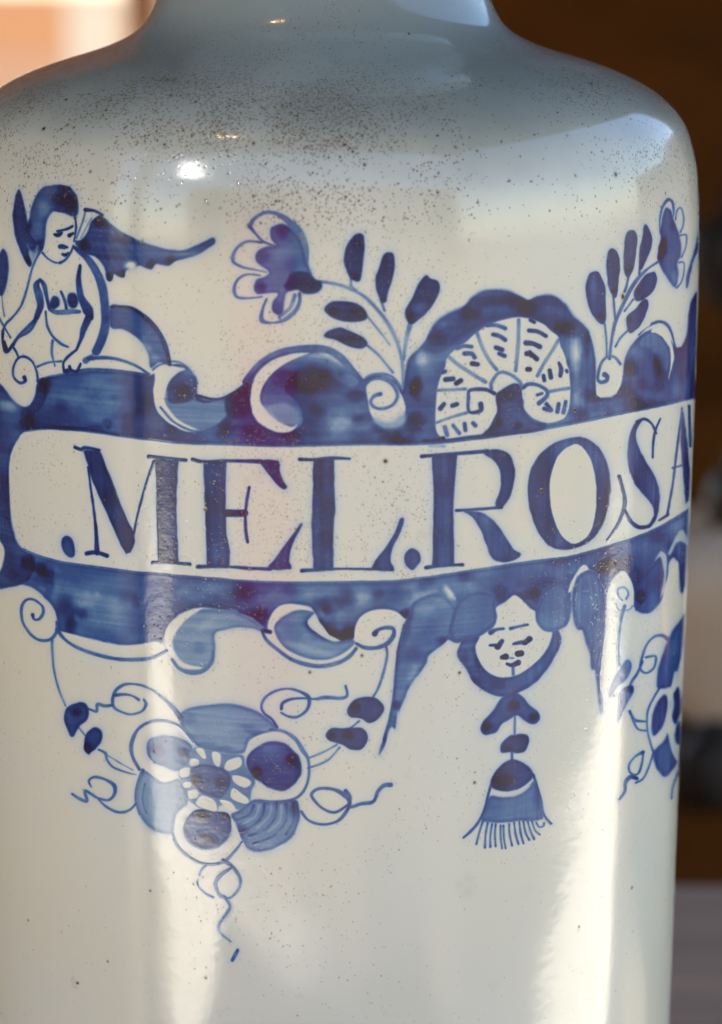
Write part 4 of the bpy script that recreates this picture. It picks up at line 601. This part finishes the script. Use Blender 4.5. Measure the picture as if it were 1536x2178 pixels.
# ---------------------------------------------------------------- glaze material
gl = material('tin_glaze', (.7, .7, .65), .10); t = gl.node_tree; L = t.links.new; b = t.nodes['Principled BSDF']
b.inputs['IOR'].default_value = 1.74
uv = t.nodes.new('ShaderNodeUVMap'); uv.uv_map = 'unrolled'
im = t.nodes.new('ShaderNodeTexImage'); im.image = img; im.interpolation = 'Cubic'; im.extension = 'EXTEND'
sep = t.nodes.new('ShaderNodeSeparateColor'); L(uv.outputs[0], im.inputs[0]); L(im.outputs[0], sep.inputs[0])
rp = t.nodes.new('ShaderNodeValToRGB'); L(sep.outputs[0], rp.inputs[0])
cr = rp.color_ramp; stops = [(0, (.765, .765, .635)), (.08, (.60, .665, .655)), (.20, (.28, .42, .55)), (.34, (.088, .21, .41)), (.48, (.025, .092, .30)), (.64, (.006, .033, .185)), (.80, (.002, .010, .088)), (1, (.0012, .004, .036))]
cr.elements[0].position = 0; cr.elements[0].color = (*stops[0][1], 1); cr.elements[1].position = 1; cr.elements[1].color = (*stops[-1][1], 1)
for p_, c_ in stops[1:-1]: e_ = cr.elements.new(p_); e_.color = (*c_, 1)
tc = t.nodes.new('ShaderNodeTexCoord')
nz1 = t.nodes.new('ShaderNodeTexNoise'); nz1.inputs['Scale'].default_value = 22; nz1.inputs['Detail'].default_value = 5; L(tc.outputs['Object'], nz1.inputs['Vector'])
tint = t.nodes.new('ShaderNodeMix'); tint.data_type = 'RGBA'; tint.blend_type = 'MULTIPLY'; tint.inputs[0].default_value = 1
tr_ = t.nodes.new('ShaderNodeValToRGB'); tr_.color_ramp.elements[0].position = .35; tr_.color_ramp.elements[0].color = (.95, .97, 1, 1); tr_.color_ramp.elements[1].position = .68; tr_.color_ramp.elements[1].color = (1, .975, .92, 1)
L(nz1.outputs[0], tr_.inputs[0]); L(rp.outputs[0], tint.inputs[6]); L(tr_.outputs[0], tint.inputs[7])
sk_ = t.nodes.new('ShaderNodeMix'); sk_.data_type = 'RGBA'; sk_.inputs[7].default_value = (.022, .012, .006, 1); L(sep.outputs[1], sk_.inputs[0])
spr = t.nodes.new('ShaderNodeValToRGB'); spr.color_ramp.elements[0].position = .45; spr.color_ramp.elements[0].color = (.15, .075, .028, 1); spr.color_ramp.elements[1].position = .97; spr.color_ramp.elements[1].color = (.012, .007, .005, 1); L(sep.outputs[1], spr.inputs[0]); L(spr.outputs[0], sk_.inputs[7]); 
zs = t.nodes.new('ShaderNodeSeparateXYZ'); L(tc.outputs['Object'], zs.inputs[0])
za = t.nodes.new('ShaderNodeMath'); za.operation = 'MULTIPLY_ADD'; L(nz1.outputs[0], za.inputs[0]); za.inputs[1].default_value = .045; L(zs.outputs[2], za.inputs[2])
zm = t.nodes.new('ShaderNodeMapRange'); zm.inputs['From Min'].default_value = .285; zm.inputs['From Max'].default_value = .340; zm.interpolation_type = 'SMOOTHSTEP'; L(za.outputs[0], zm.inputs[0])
thin = t.nodes.new('ShaderNodeMix'); thin.data_type = 'RGBA'; thin.blend_type = 'MULTIPLY'; thin.inputs[7].default_value = (.33, .405, .49, 1); L(zm.outputs[0], thin.inputs[0]); L(tint.outputs[2], thin.inputs[6]); L(thin.outputs[2], sk_.inputs[6])  # paints weaker light on neck and shoulder, plus a blue-grey glaze tone
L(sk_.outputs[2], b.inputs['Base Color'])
def nz(sc, de=2):
    n = t.nodes.new('ShaderNodeTexNoise'); n.inputs['Scale'].default_value = sc; n.inputs['Detail'].default_value = de; L(tc.outputs['Object'], n.inputs['Vector']); return n.outputs[0]
def bump(h, dist, prev=None, s=1.0):
    n = t.nodes.new('ShaderNodeBump'); n.inputs['Strength'].default_value = s; n.inputs['Distance'].default_value = dist; L(h, n.inputs['Height'])
    if prev: L(prev, n.inputs['Normal'])
    return n.outputs[0]
nb = bump(nz(14, 2), .0007); nb = bump(nz(110, 2), .00002, nb); nb = bump(nz(420, 2), .000022, nb); nb = bump(sep.outputs[1], -.00006, nb); nb = bump(sep.outputs[0], .00002, nb)
L(nb, b.inputs['Normal'])
rr_ = t.nodes.new('ShaderNodeMapRange'); rr_.inputs['To Min'].default_value = .07; rr_.inputs['To Max'].default_value = .16; L(nz(60, 4), rr_.inputs[0]); L(rr_.outputs[0], b.inputs['Roughness'])

# ---------------------------------------------------------------- the jar
jar = empty('apothecary_jar', 'large white tin-glazed apothecary jar painted in cobalt blue with the words .MEL.ROSA', 'jar')
def shell(name, sa, sb, ns, na, off=0.0, parent=jar):
    s = np.linspace(sa, sb, ns); r, z = prof(s); n_r, n_z = prof_n(s)
    a = np.linspace(-math.pi, math.pi, na + 1); r = r + off * n_r; z = z + off * n_z
    V = np.stack([np.outer(r, np.sin(a)), -np.outer(r, np.cos(a)), np.repeat(z[:, None], na + 1, 1)], -1).reshape(-1, 3)
    N = np.stack([np.outer(n_r, np.sin(a)), -np.outer(n_r, np.cos(a)), np.repeat(n_z[:, None], na + 1, 1)], -1).reshape(-1, 3)
    i = (np.arange(ns - 1)[:, None] * (na + 1) + np.arange(na)[None]).ravel()
    Fq = np.stack([i, i + 1, i + na + 2, i + na + 1], 1)
    U = np.stack([np.tile((a / (2 * math.pi)) + .5, ns), np.repeat((s - S0) / (TH * MPT), na + 1)], -1)
    return make_mesh(name, V, N, Fq, U, parent)
def make_mesh(name, V, N, Fq, U, parent, mat=None):
    me = bpy.data.meshes.new(name); nf = len(Fq)
    me.vertices.add(len(V)); me.vertices.foreach_set('co', V.astype(np.float32).ravel())
    me.loops.add(nf * 4); me.polygons.add(nf)
    me.loops.foreach_set('vertex_index', Fq.astype(np.int32).ravel()); me.polygons.foreach_set('loop_start', np.arange(0, nf * 4, 4, dtype=np.int32))
    me.update(calc_edges=True); me.polygons.foreach_set('use_smooth', np.ones(nf, bool))
    ul = me.uv_layers.new(name='unrolled'); ul.data.foreach_set('uv', U[Fq.ravel()].astype(np.float32).ravel())
    me.validate(); me.normals_split_custom_set_from_vertices(N.tolist())
    me.materials.append(mat or gl)
    o = bpy.data.objects.new(name, me); COL.objects.link(o); o.parent = parent
    return o
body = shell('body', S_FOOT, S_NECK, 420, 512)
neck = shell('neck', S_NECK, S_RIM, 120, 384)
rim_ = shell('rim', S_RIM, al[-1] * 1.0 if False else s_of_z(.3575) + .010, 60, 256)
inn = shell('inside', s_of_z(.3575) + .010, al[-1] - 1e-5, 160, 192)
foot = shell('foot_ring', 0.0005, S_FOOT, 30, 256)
# painted parts: thin films of paint on the glaze
ST = 2; OFF = .00004
gi = np.arange(0, TH // ST); gj = np.arange(0, TW // ST)
idg = ID[ST // 2::ST, ST // 2::ST][:TH // ST, :TW // ST]
objs = {}
order = [i for i in range(1, len(PARTS))]
for i in order:
    p = PARTS[i]; m = np.argwhere(idg == i)
    par = jar if not p['parent'] else objs.get(p['parent'])
    if len(m) < 6:
        if not any(q_ and q_['parent'] == i for q_ in PARTS): continue
        m = m if len(m) else np.array([[1, 1]])
    key = np.concatenate([(m[:, 0] + a) * 100000 + m[:, 1] + c for a, c in ((0, 0), (0, 1), (1, 1), (1, 0))])
    uq, inv = np.unique(key, return_inverse=True); Fq = inv.reshape(4, -1).T
    rI = uq // 100000; cI = uq % 100000; s = S0 + rI * ST * MPT; a = (cI * ST / TW - .5) * 2 * math.pi
    r, z = prof(s); n_r, n_z = prof_n(s); r = r + OFF * n_r; z = z + OFF * n_z
    V = np.stack([r * np.sin(a), -r * np.cos(a), z], -1); N = np.stack([n_r * np.sin(a), -n_r * np.cos(a), n_z], -1)
    U = np.stack([cI * ST / TW, rI * ST / TH], -1)
    o = make_mesh(p['name'], V, N, Fq, U, par); objs[i] = o
    if p['label']: o['label'] = p['label']
# ---------------------------------------------------------------- table, yard and the things around
wood_d = mottled('dark_brown_wood', (.13, .046, .008), (.07, .024, .004), 7, .7, .3, (1, 1, 2.5))
wood_g = mottled('weathered_wood', (.50, .35, .26), (.38, .27, .20), 9, .7, .4, (1, 6, 6))
roofm = mottled('roof_boards', (.05, .045, .04), (.03, .027, .025), 5, .85, .4, (6, 1, 1))
gravel = mottled('tarmac', (.17, .14, .11), (.045, .040, .034), 1.3, .9, .6)
white_m = mottled('white_reflector', (.82, .78, .68), (.74, .70, .60), 3, .8, .2)
red_m = mottled('red_reflector', (.27, .045, .065), (.20, .035, .055), 5, .8, .2)
ochre = mottled('terracotta_paint', (.52, .20, .07), (.40, .14, .05), 3, .85, .3)
cream = mottled('pale_plaster', (.92, .74, .56), (.82, .66, .50), 2, .9, .3)
tanw = mottled('tan_plaster', (.15, .12, .085), (.12, .095, .07), 2, .9, .3)
beige = mottled('beige_linen', (.90, .74, .55), (.72, .57, .41), 14, .9, .5)
black = mottled('blackened_iron', (.012, .010, .010), (.020, .016, .014), 12, .55, .3)
olive = mottled('olive_glaze', (.035, .032, .012), (.06, .045, .018), 10, .35, .2)
def one(o, label, cat, kind=None, group=None):
    if kind: o['kind'] = kind; return o
    o['label'] = label; o['category'] = cat
    if group: o['group'] = group
    return o
g = link('ground', [(-60, -60, -.8), (60, -60, -.8), (60, 60, -.8), (-60, 60, -.8)], [(0, 1, 2, 3)], gravel); g['kind'] = 'structure'

# table the jar stands on
tb = empty('table', 'weathered grey-brown table top behind and under the jar', 'table', (0, 0, -.8))
ys = np.linspace(-.55, .60, 9)
for i in range(8):
    v, f = box((0, (ys[i] + ys[i + 1]) / 2, .72), (.60, ys[i + 1] - ys[i] - .004, .04), .003); link('plank', v, f, wood_g, tb)
for sx in (-1, 1):
    for sy in (-.48, .53):
        v, f = box((sx * .25, sy, .35), (.06, .06, .70), .004); link('leg', v, f, wood_g, tb)
for sy in (-.48, .53):
    v, f = box((0, sy, .66), (.44, .03, .08), .003); link('rail', v, f, wood_g, tb)
# unseen roof on posts, added to shade the jar and dim its top
rf = empty('shade_roof', 'unseen boarded roof added to shade the jar and table', 'roof', (0, 0, 0))
for i in range(11):
    v, f = box((-1.12 + i * .185, .38, 1.02), (.184, 2.48, .03)); link('board', v, f, roofm, rf)
for px_, py_ in ((-1.2, 1.6), (.80, 1.6), (-1.2, -.84)):
    v, f = box((px_, py_, .1), (.07, .07, 1.8), .004); link('post', v, f, roofm, rf)
for py_ in (-.84, 1.58):
    v, f = box((-.2, py_, .97), (1.98, .05, .07), .003); link('beam', v, f, roofm, rf)
for x_, l_ in ((-.80, .5),):
    v, f = box((x_, -.60 - l_ / 2, .985), (.03, l_, .03), .002); link('rafter', v, f, roofm, rf)
# background, right of the jar
bp_ = empty('wooden_screen', 'dark brown wooden boards, out of focus behind the right shoulder of the jar', 'wooden screen', (0, 1.66, -.8))
xs = [-.075, .085, .31, .50, .70, .90, 1.1]
for i in range(6):
    v, f = box(((xs[i] + xs[i + 1]) / 2, 0, 1.15), (xs[i + 1] - xs[i] - .004, .03, 2.3), .003); link('board', v, f, wood_d, bp_)
v, f = box((.55, .03, 2.2), (1.3, .03, .08), .003); link('rail', v, f, wood_d, bp_)
# bench behind with cloth and vessels
bn = empty('bench', 'brown bench behind the table, blurred at the right edge', 'bench', (0, 1.12, -.8))
v, f = box((.55, 0, .67), (1.3, .42, .04), .004); link('seat', v, f, wood_d, bn)
for sx in (0.0, 1.1):
    for sy in (-.16, .16):
        v, f = box((sx, sy, .325), (.05, .05, .65), .003); link('leg', v, f, wood_d, bn)
def vessel(name, pts, mat, loc, label, cat, n=40):
    v, f = lathe([(max(r, .0004), z) for r, z in smooth_poly(pts, 5, False)], n); o = link(name, v, f, mat, None, True, loc); o['label'] = label; o['category'] = cat; return o
def cushion(name, size, loc, mat, label, cat, seed, p=3.0):
    n, m = 40, 20; V = []; Fc = []; r = random.Random(seed); ph = [r.uniform(0, 6) for _ in range(6)]
    for j in range(m + 1):
        e = math.pi * (j / m - .5)
        for i in range(n):
            a = 2 * math.pi * i / n
            c = lambda t: math.copysign(abs(t) ** (2 / p), t)
            w = 1 + .05 * math.sin(3 * a + ph[0] + 2 * e) + .035 * math.sin(5 * a + ph[1] - 3 * e) + .03 * math.sin(7 * e + ph[2])
            V.append((size[0] * c(math.cos(e)) * c(math.cos(a)) * w, size[1] * c(math.cos(e)) * c(math.sin(a)) * w, size[2] * c(math.sin(e)) * w + size[2]))
    for j in range(m):
        for i in range(n):
            k = (i + 1) % n; Fc.append((j * n + i, j * n + k, (j + 1) * n + k, (j + 1) * n + i))
    o = link(name, V, Fc, mat, None, True, loc); o['label'] = label; o['category'] = cat; return o
cushion('sack', (.16, .12, .068), (.315, 1.10, -.112), beige, 'pale beige linen sack, blurred beside the right side of the jar', 'sack', 5, 2.6)
vessel('pot', [(0, 0), (.014, 0), (.018, .006), (.0205, .018), (.019, .030), (.013, .037), (.0135, .041), (.011, .041), (.010, .036), (.014, .028), (.015, .016), (.012, .005), (0, .004)], black, (.1945, .935, -.110), 'small round black pot, blurred low at the right edge', 'pot')
vessel('flask', [(0, -.034), (.012, -.032), (.021, -.020), (.0255, 0), (.021, .016), (.010, .024), (.006, .030), (.007, .036), (.003, .038), (.0012, .05), (.0012, .86), (0, .86)], black, (.2350, 1.3, .142), 'black flask hanging on a cord at the right edge, blurred', 'flask', 28)
vessel('jug', [(0, 0), (.014, 0), (.021, .010), (.023, .022), (.018, .034), (.010, .042), (.011, .048), (.008, .048), (.007, .042), (.014, .032), (.018, .02), (.012, .006), (0, .005)], olive, (.2235, 1.09, .004), 'dark olive jug, blurred, standing on top of the sack', 'jug')
# background, left of the jar
vl = link('sky_block_cloth', *box((0, 0, 0), (1.12, .01, .66), .003), ochre, None, False, (-.64, 1.62, .66)); one(vl, 'terracotta cloth added unseen to block the sky mirrored in the left shoulder', 'cloth')  # unseen cloth added to keep the sky out of the left shoulder reflection
brick = mottled('worn_brick', (.105, .044, .012), (.08, .032, .009), .25, .9, .3)
sandy = mottled('sandy_stone', (.095, .048, .024), (.08, .040, .020), .4, .9, .3)
pale = mottled('pale_strip', (.12, .10, .078), (.10, .085, .062), .3, .9, .3)
for m_ in (brick, sandy, pale, wood_g, gravel, wood_d): m_.node_tree.nodes['Principled BSDF'].inputs['Specular IOR Level'].default_value = .05
def sheet(name, pts, z, mat):
    o = link(name, [(x, y, z) for x, y in pts], [tuple(range(len(pts)))], mat); o['kind'] = 'structure'
sheet('brick_paving', [(-40, 31), (30, 31), (30, 59), (-40, 59)], -.796, brick)
sheet('pale_paving', [(-12, 5), (12, 5), (12, 30.9), (-12, 30.9)], -.796, sandy)
sheet('column_strip', [(-.62, 7), (-4.95, 59), (-4.02, 59), (-.50, 7)], -.792, pale)  # sunlit ground strip standing in for a bright white column
pt = link('post', *box((0, 0, .9), (.020, .02, 1.8), .002), mottled('painted_orange_wood', (.75, .36, .16), (.6, .28, .12), 9), None, False, (-.1405, 1.6, -.8)); one(pt, 'thin brown post out of focus beside the neck of the jar', 'post')
# yard and added coloured sheets in front and at the sides, seen mirrored in the glaze
def slab(name, pts, mat, label, cat, h=.03):
    n = len(pts); c = np.mean(pts, 0); V = [(x, y, -.8 + k) for k in (.0, h) for x, y in pts]
    o = link(name, V, [tuple(range(n - 1, -1, -1)), tuple(range(n, 2 * n))] + [(i, (i + 1) % n, n + (i + 1) % n, n + i) for i in range(n)], mat); return one(o, label, cat)
slab('reflector_sheet', [(4.56, .77), (3.63, .39), (3.31, .1), (2.96, -.31), (2.46, -.73), (2.0, -.9), (2.0, .5), (2.53, .64), (3.06, .92), (3.63, 1.23), (4.6, 1.65)][::-1], white_m, 'white canvas sheet added on the ground for the right bright band in the glaze', 'reflector')  # added sheet, outlined to mirror as the bright band on the right
slab('reflector_strip', [(-3.77, -2.38), (-3.02, -2.03), (-2.51, -1.85), (-2.2, -1.75), (-1.75, -1.66), (-1.2, -2.0), (-.5, -2.35), (.1, -2.48), (-.4, -2.56), (-.85, -2.5), (-1.27, -2.42), (-1.81, -2.33), (-2.46, -2.32), (-3.2, -3.04)][::-1], white_m, 'narrow white canvas strip added on the ground for the left bright band in the glaze', 'reflector')  # added strip, outlined to mirror as the bright streak on the left
rs = empty('red_panel', 'red canvas panel added for the red tint mirrored in the glaze', 'reflection_panel', (-1.02, -3.2, -.8))  # invented panel, there only for its red reflection in the glaze
v, f = box((0, 0, .70), (1.1, .02, 1.3), .004); link('reflector', v, f, red_m, rs)
for sx in (-.57, .57): v, f = box((sx, 0, .7), (.04, .04, 1.4), .003); link('pole', v, f, roofm, rs)
fw_ = empty('house', 'pale plastered house across the yard', 'house', (0, -9.5, -.8))
v, f = box((0, 0, 1.9), (16, .3, 3.8), .01); link('wall', v, f, tanw, fw_)
for xw in (-6, -3.6, -1.2, 1.4, 4.0, 6.4):
    v, f = box((xw, .14, 2.0), (1.0, .1, 1.5), .01); w_ = link('window', v, f, roofm, fw_)
    v, f = box((xw, .20, 2.0), (.84, .02, 1.34)); link('pane', v, f, black, w_)
lw = empty('side_wall', 'dark boarded wall closing the left side of the stall', 'wall', (-1.26, .25, -.8))
for i in range(10):
    v, f = box((0, -.75 + i * .28, 1.1), (.03, .275, 2.2), .003); link('board', v, f, wood_g, lw)
rw = empty('boarded_wall', 'grey boarded wall behind the stall on the right', 'wall', (2.2, 2.3, -.8), rz=math.radians(-20))
for i in range(12):
    v, f = box((-.9 + i * .28, 0, .8), (.275, .03, 1.6), .003); link('board', v, f, wood_g, rw)
# lit lamps hanging under the roof, mirrored as small highlights
def bulb(loc, r, col, power, label, wide=1.0):
    t_ = empty('hanging_lamp', label, 'lamp', loc, 'lamps hanging under the stall roof')
    m = bpy.data.materials.new('lamp_glow'); m.use_nodes = True; b_ = m.node_tree.nodes['Principled BSDF']; b_.inputs['Base Color'].default_value = (.9, .9, .9, 1)
    b_.inputs['Emission Color'].default_value = (*col, 1); b_.inputs['Emission Strength'].default_value = power
    v, f = lathe([(.0004, -r), (r * .5, -r * .86), (r * .87, -r * .5), (r, 0), (r * .87, r * .5), (r * .45, r * .95), (r * .4, r * 1.3), (.0004, r * 1.3)], 20)
    v = [(x_ * wide, y_ * wide, z_) for x_, y_, z_ in v]; link('bulb', v, f, m, t_, True)
    v, f = lathe([(.0004, r * 1.3), (r * .5, r * 1.3), (r * .5, r * 2.1), (r * .1, r * 2.4), (r * .08, 1.0 - loc[2]), (.0004, 1.0 - loc[2])], 12); link('socket', v, f, black, t_)
bulb((-.8, -.94, .80), .009, (1, .97, .90), 260, 'large white lamp hanging at the front left corner of the roof', 2.2)
bulb((-.30, -.30, .955), .005, (1, .60, .25), 90, 'small amber lamp hanging nearer the jar, first of the pair')
bulb((-.27, -.34, .955), .0045, (1, .60, .25), 90, 'small amber lamp hanging nearer the jar, second of the pair')
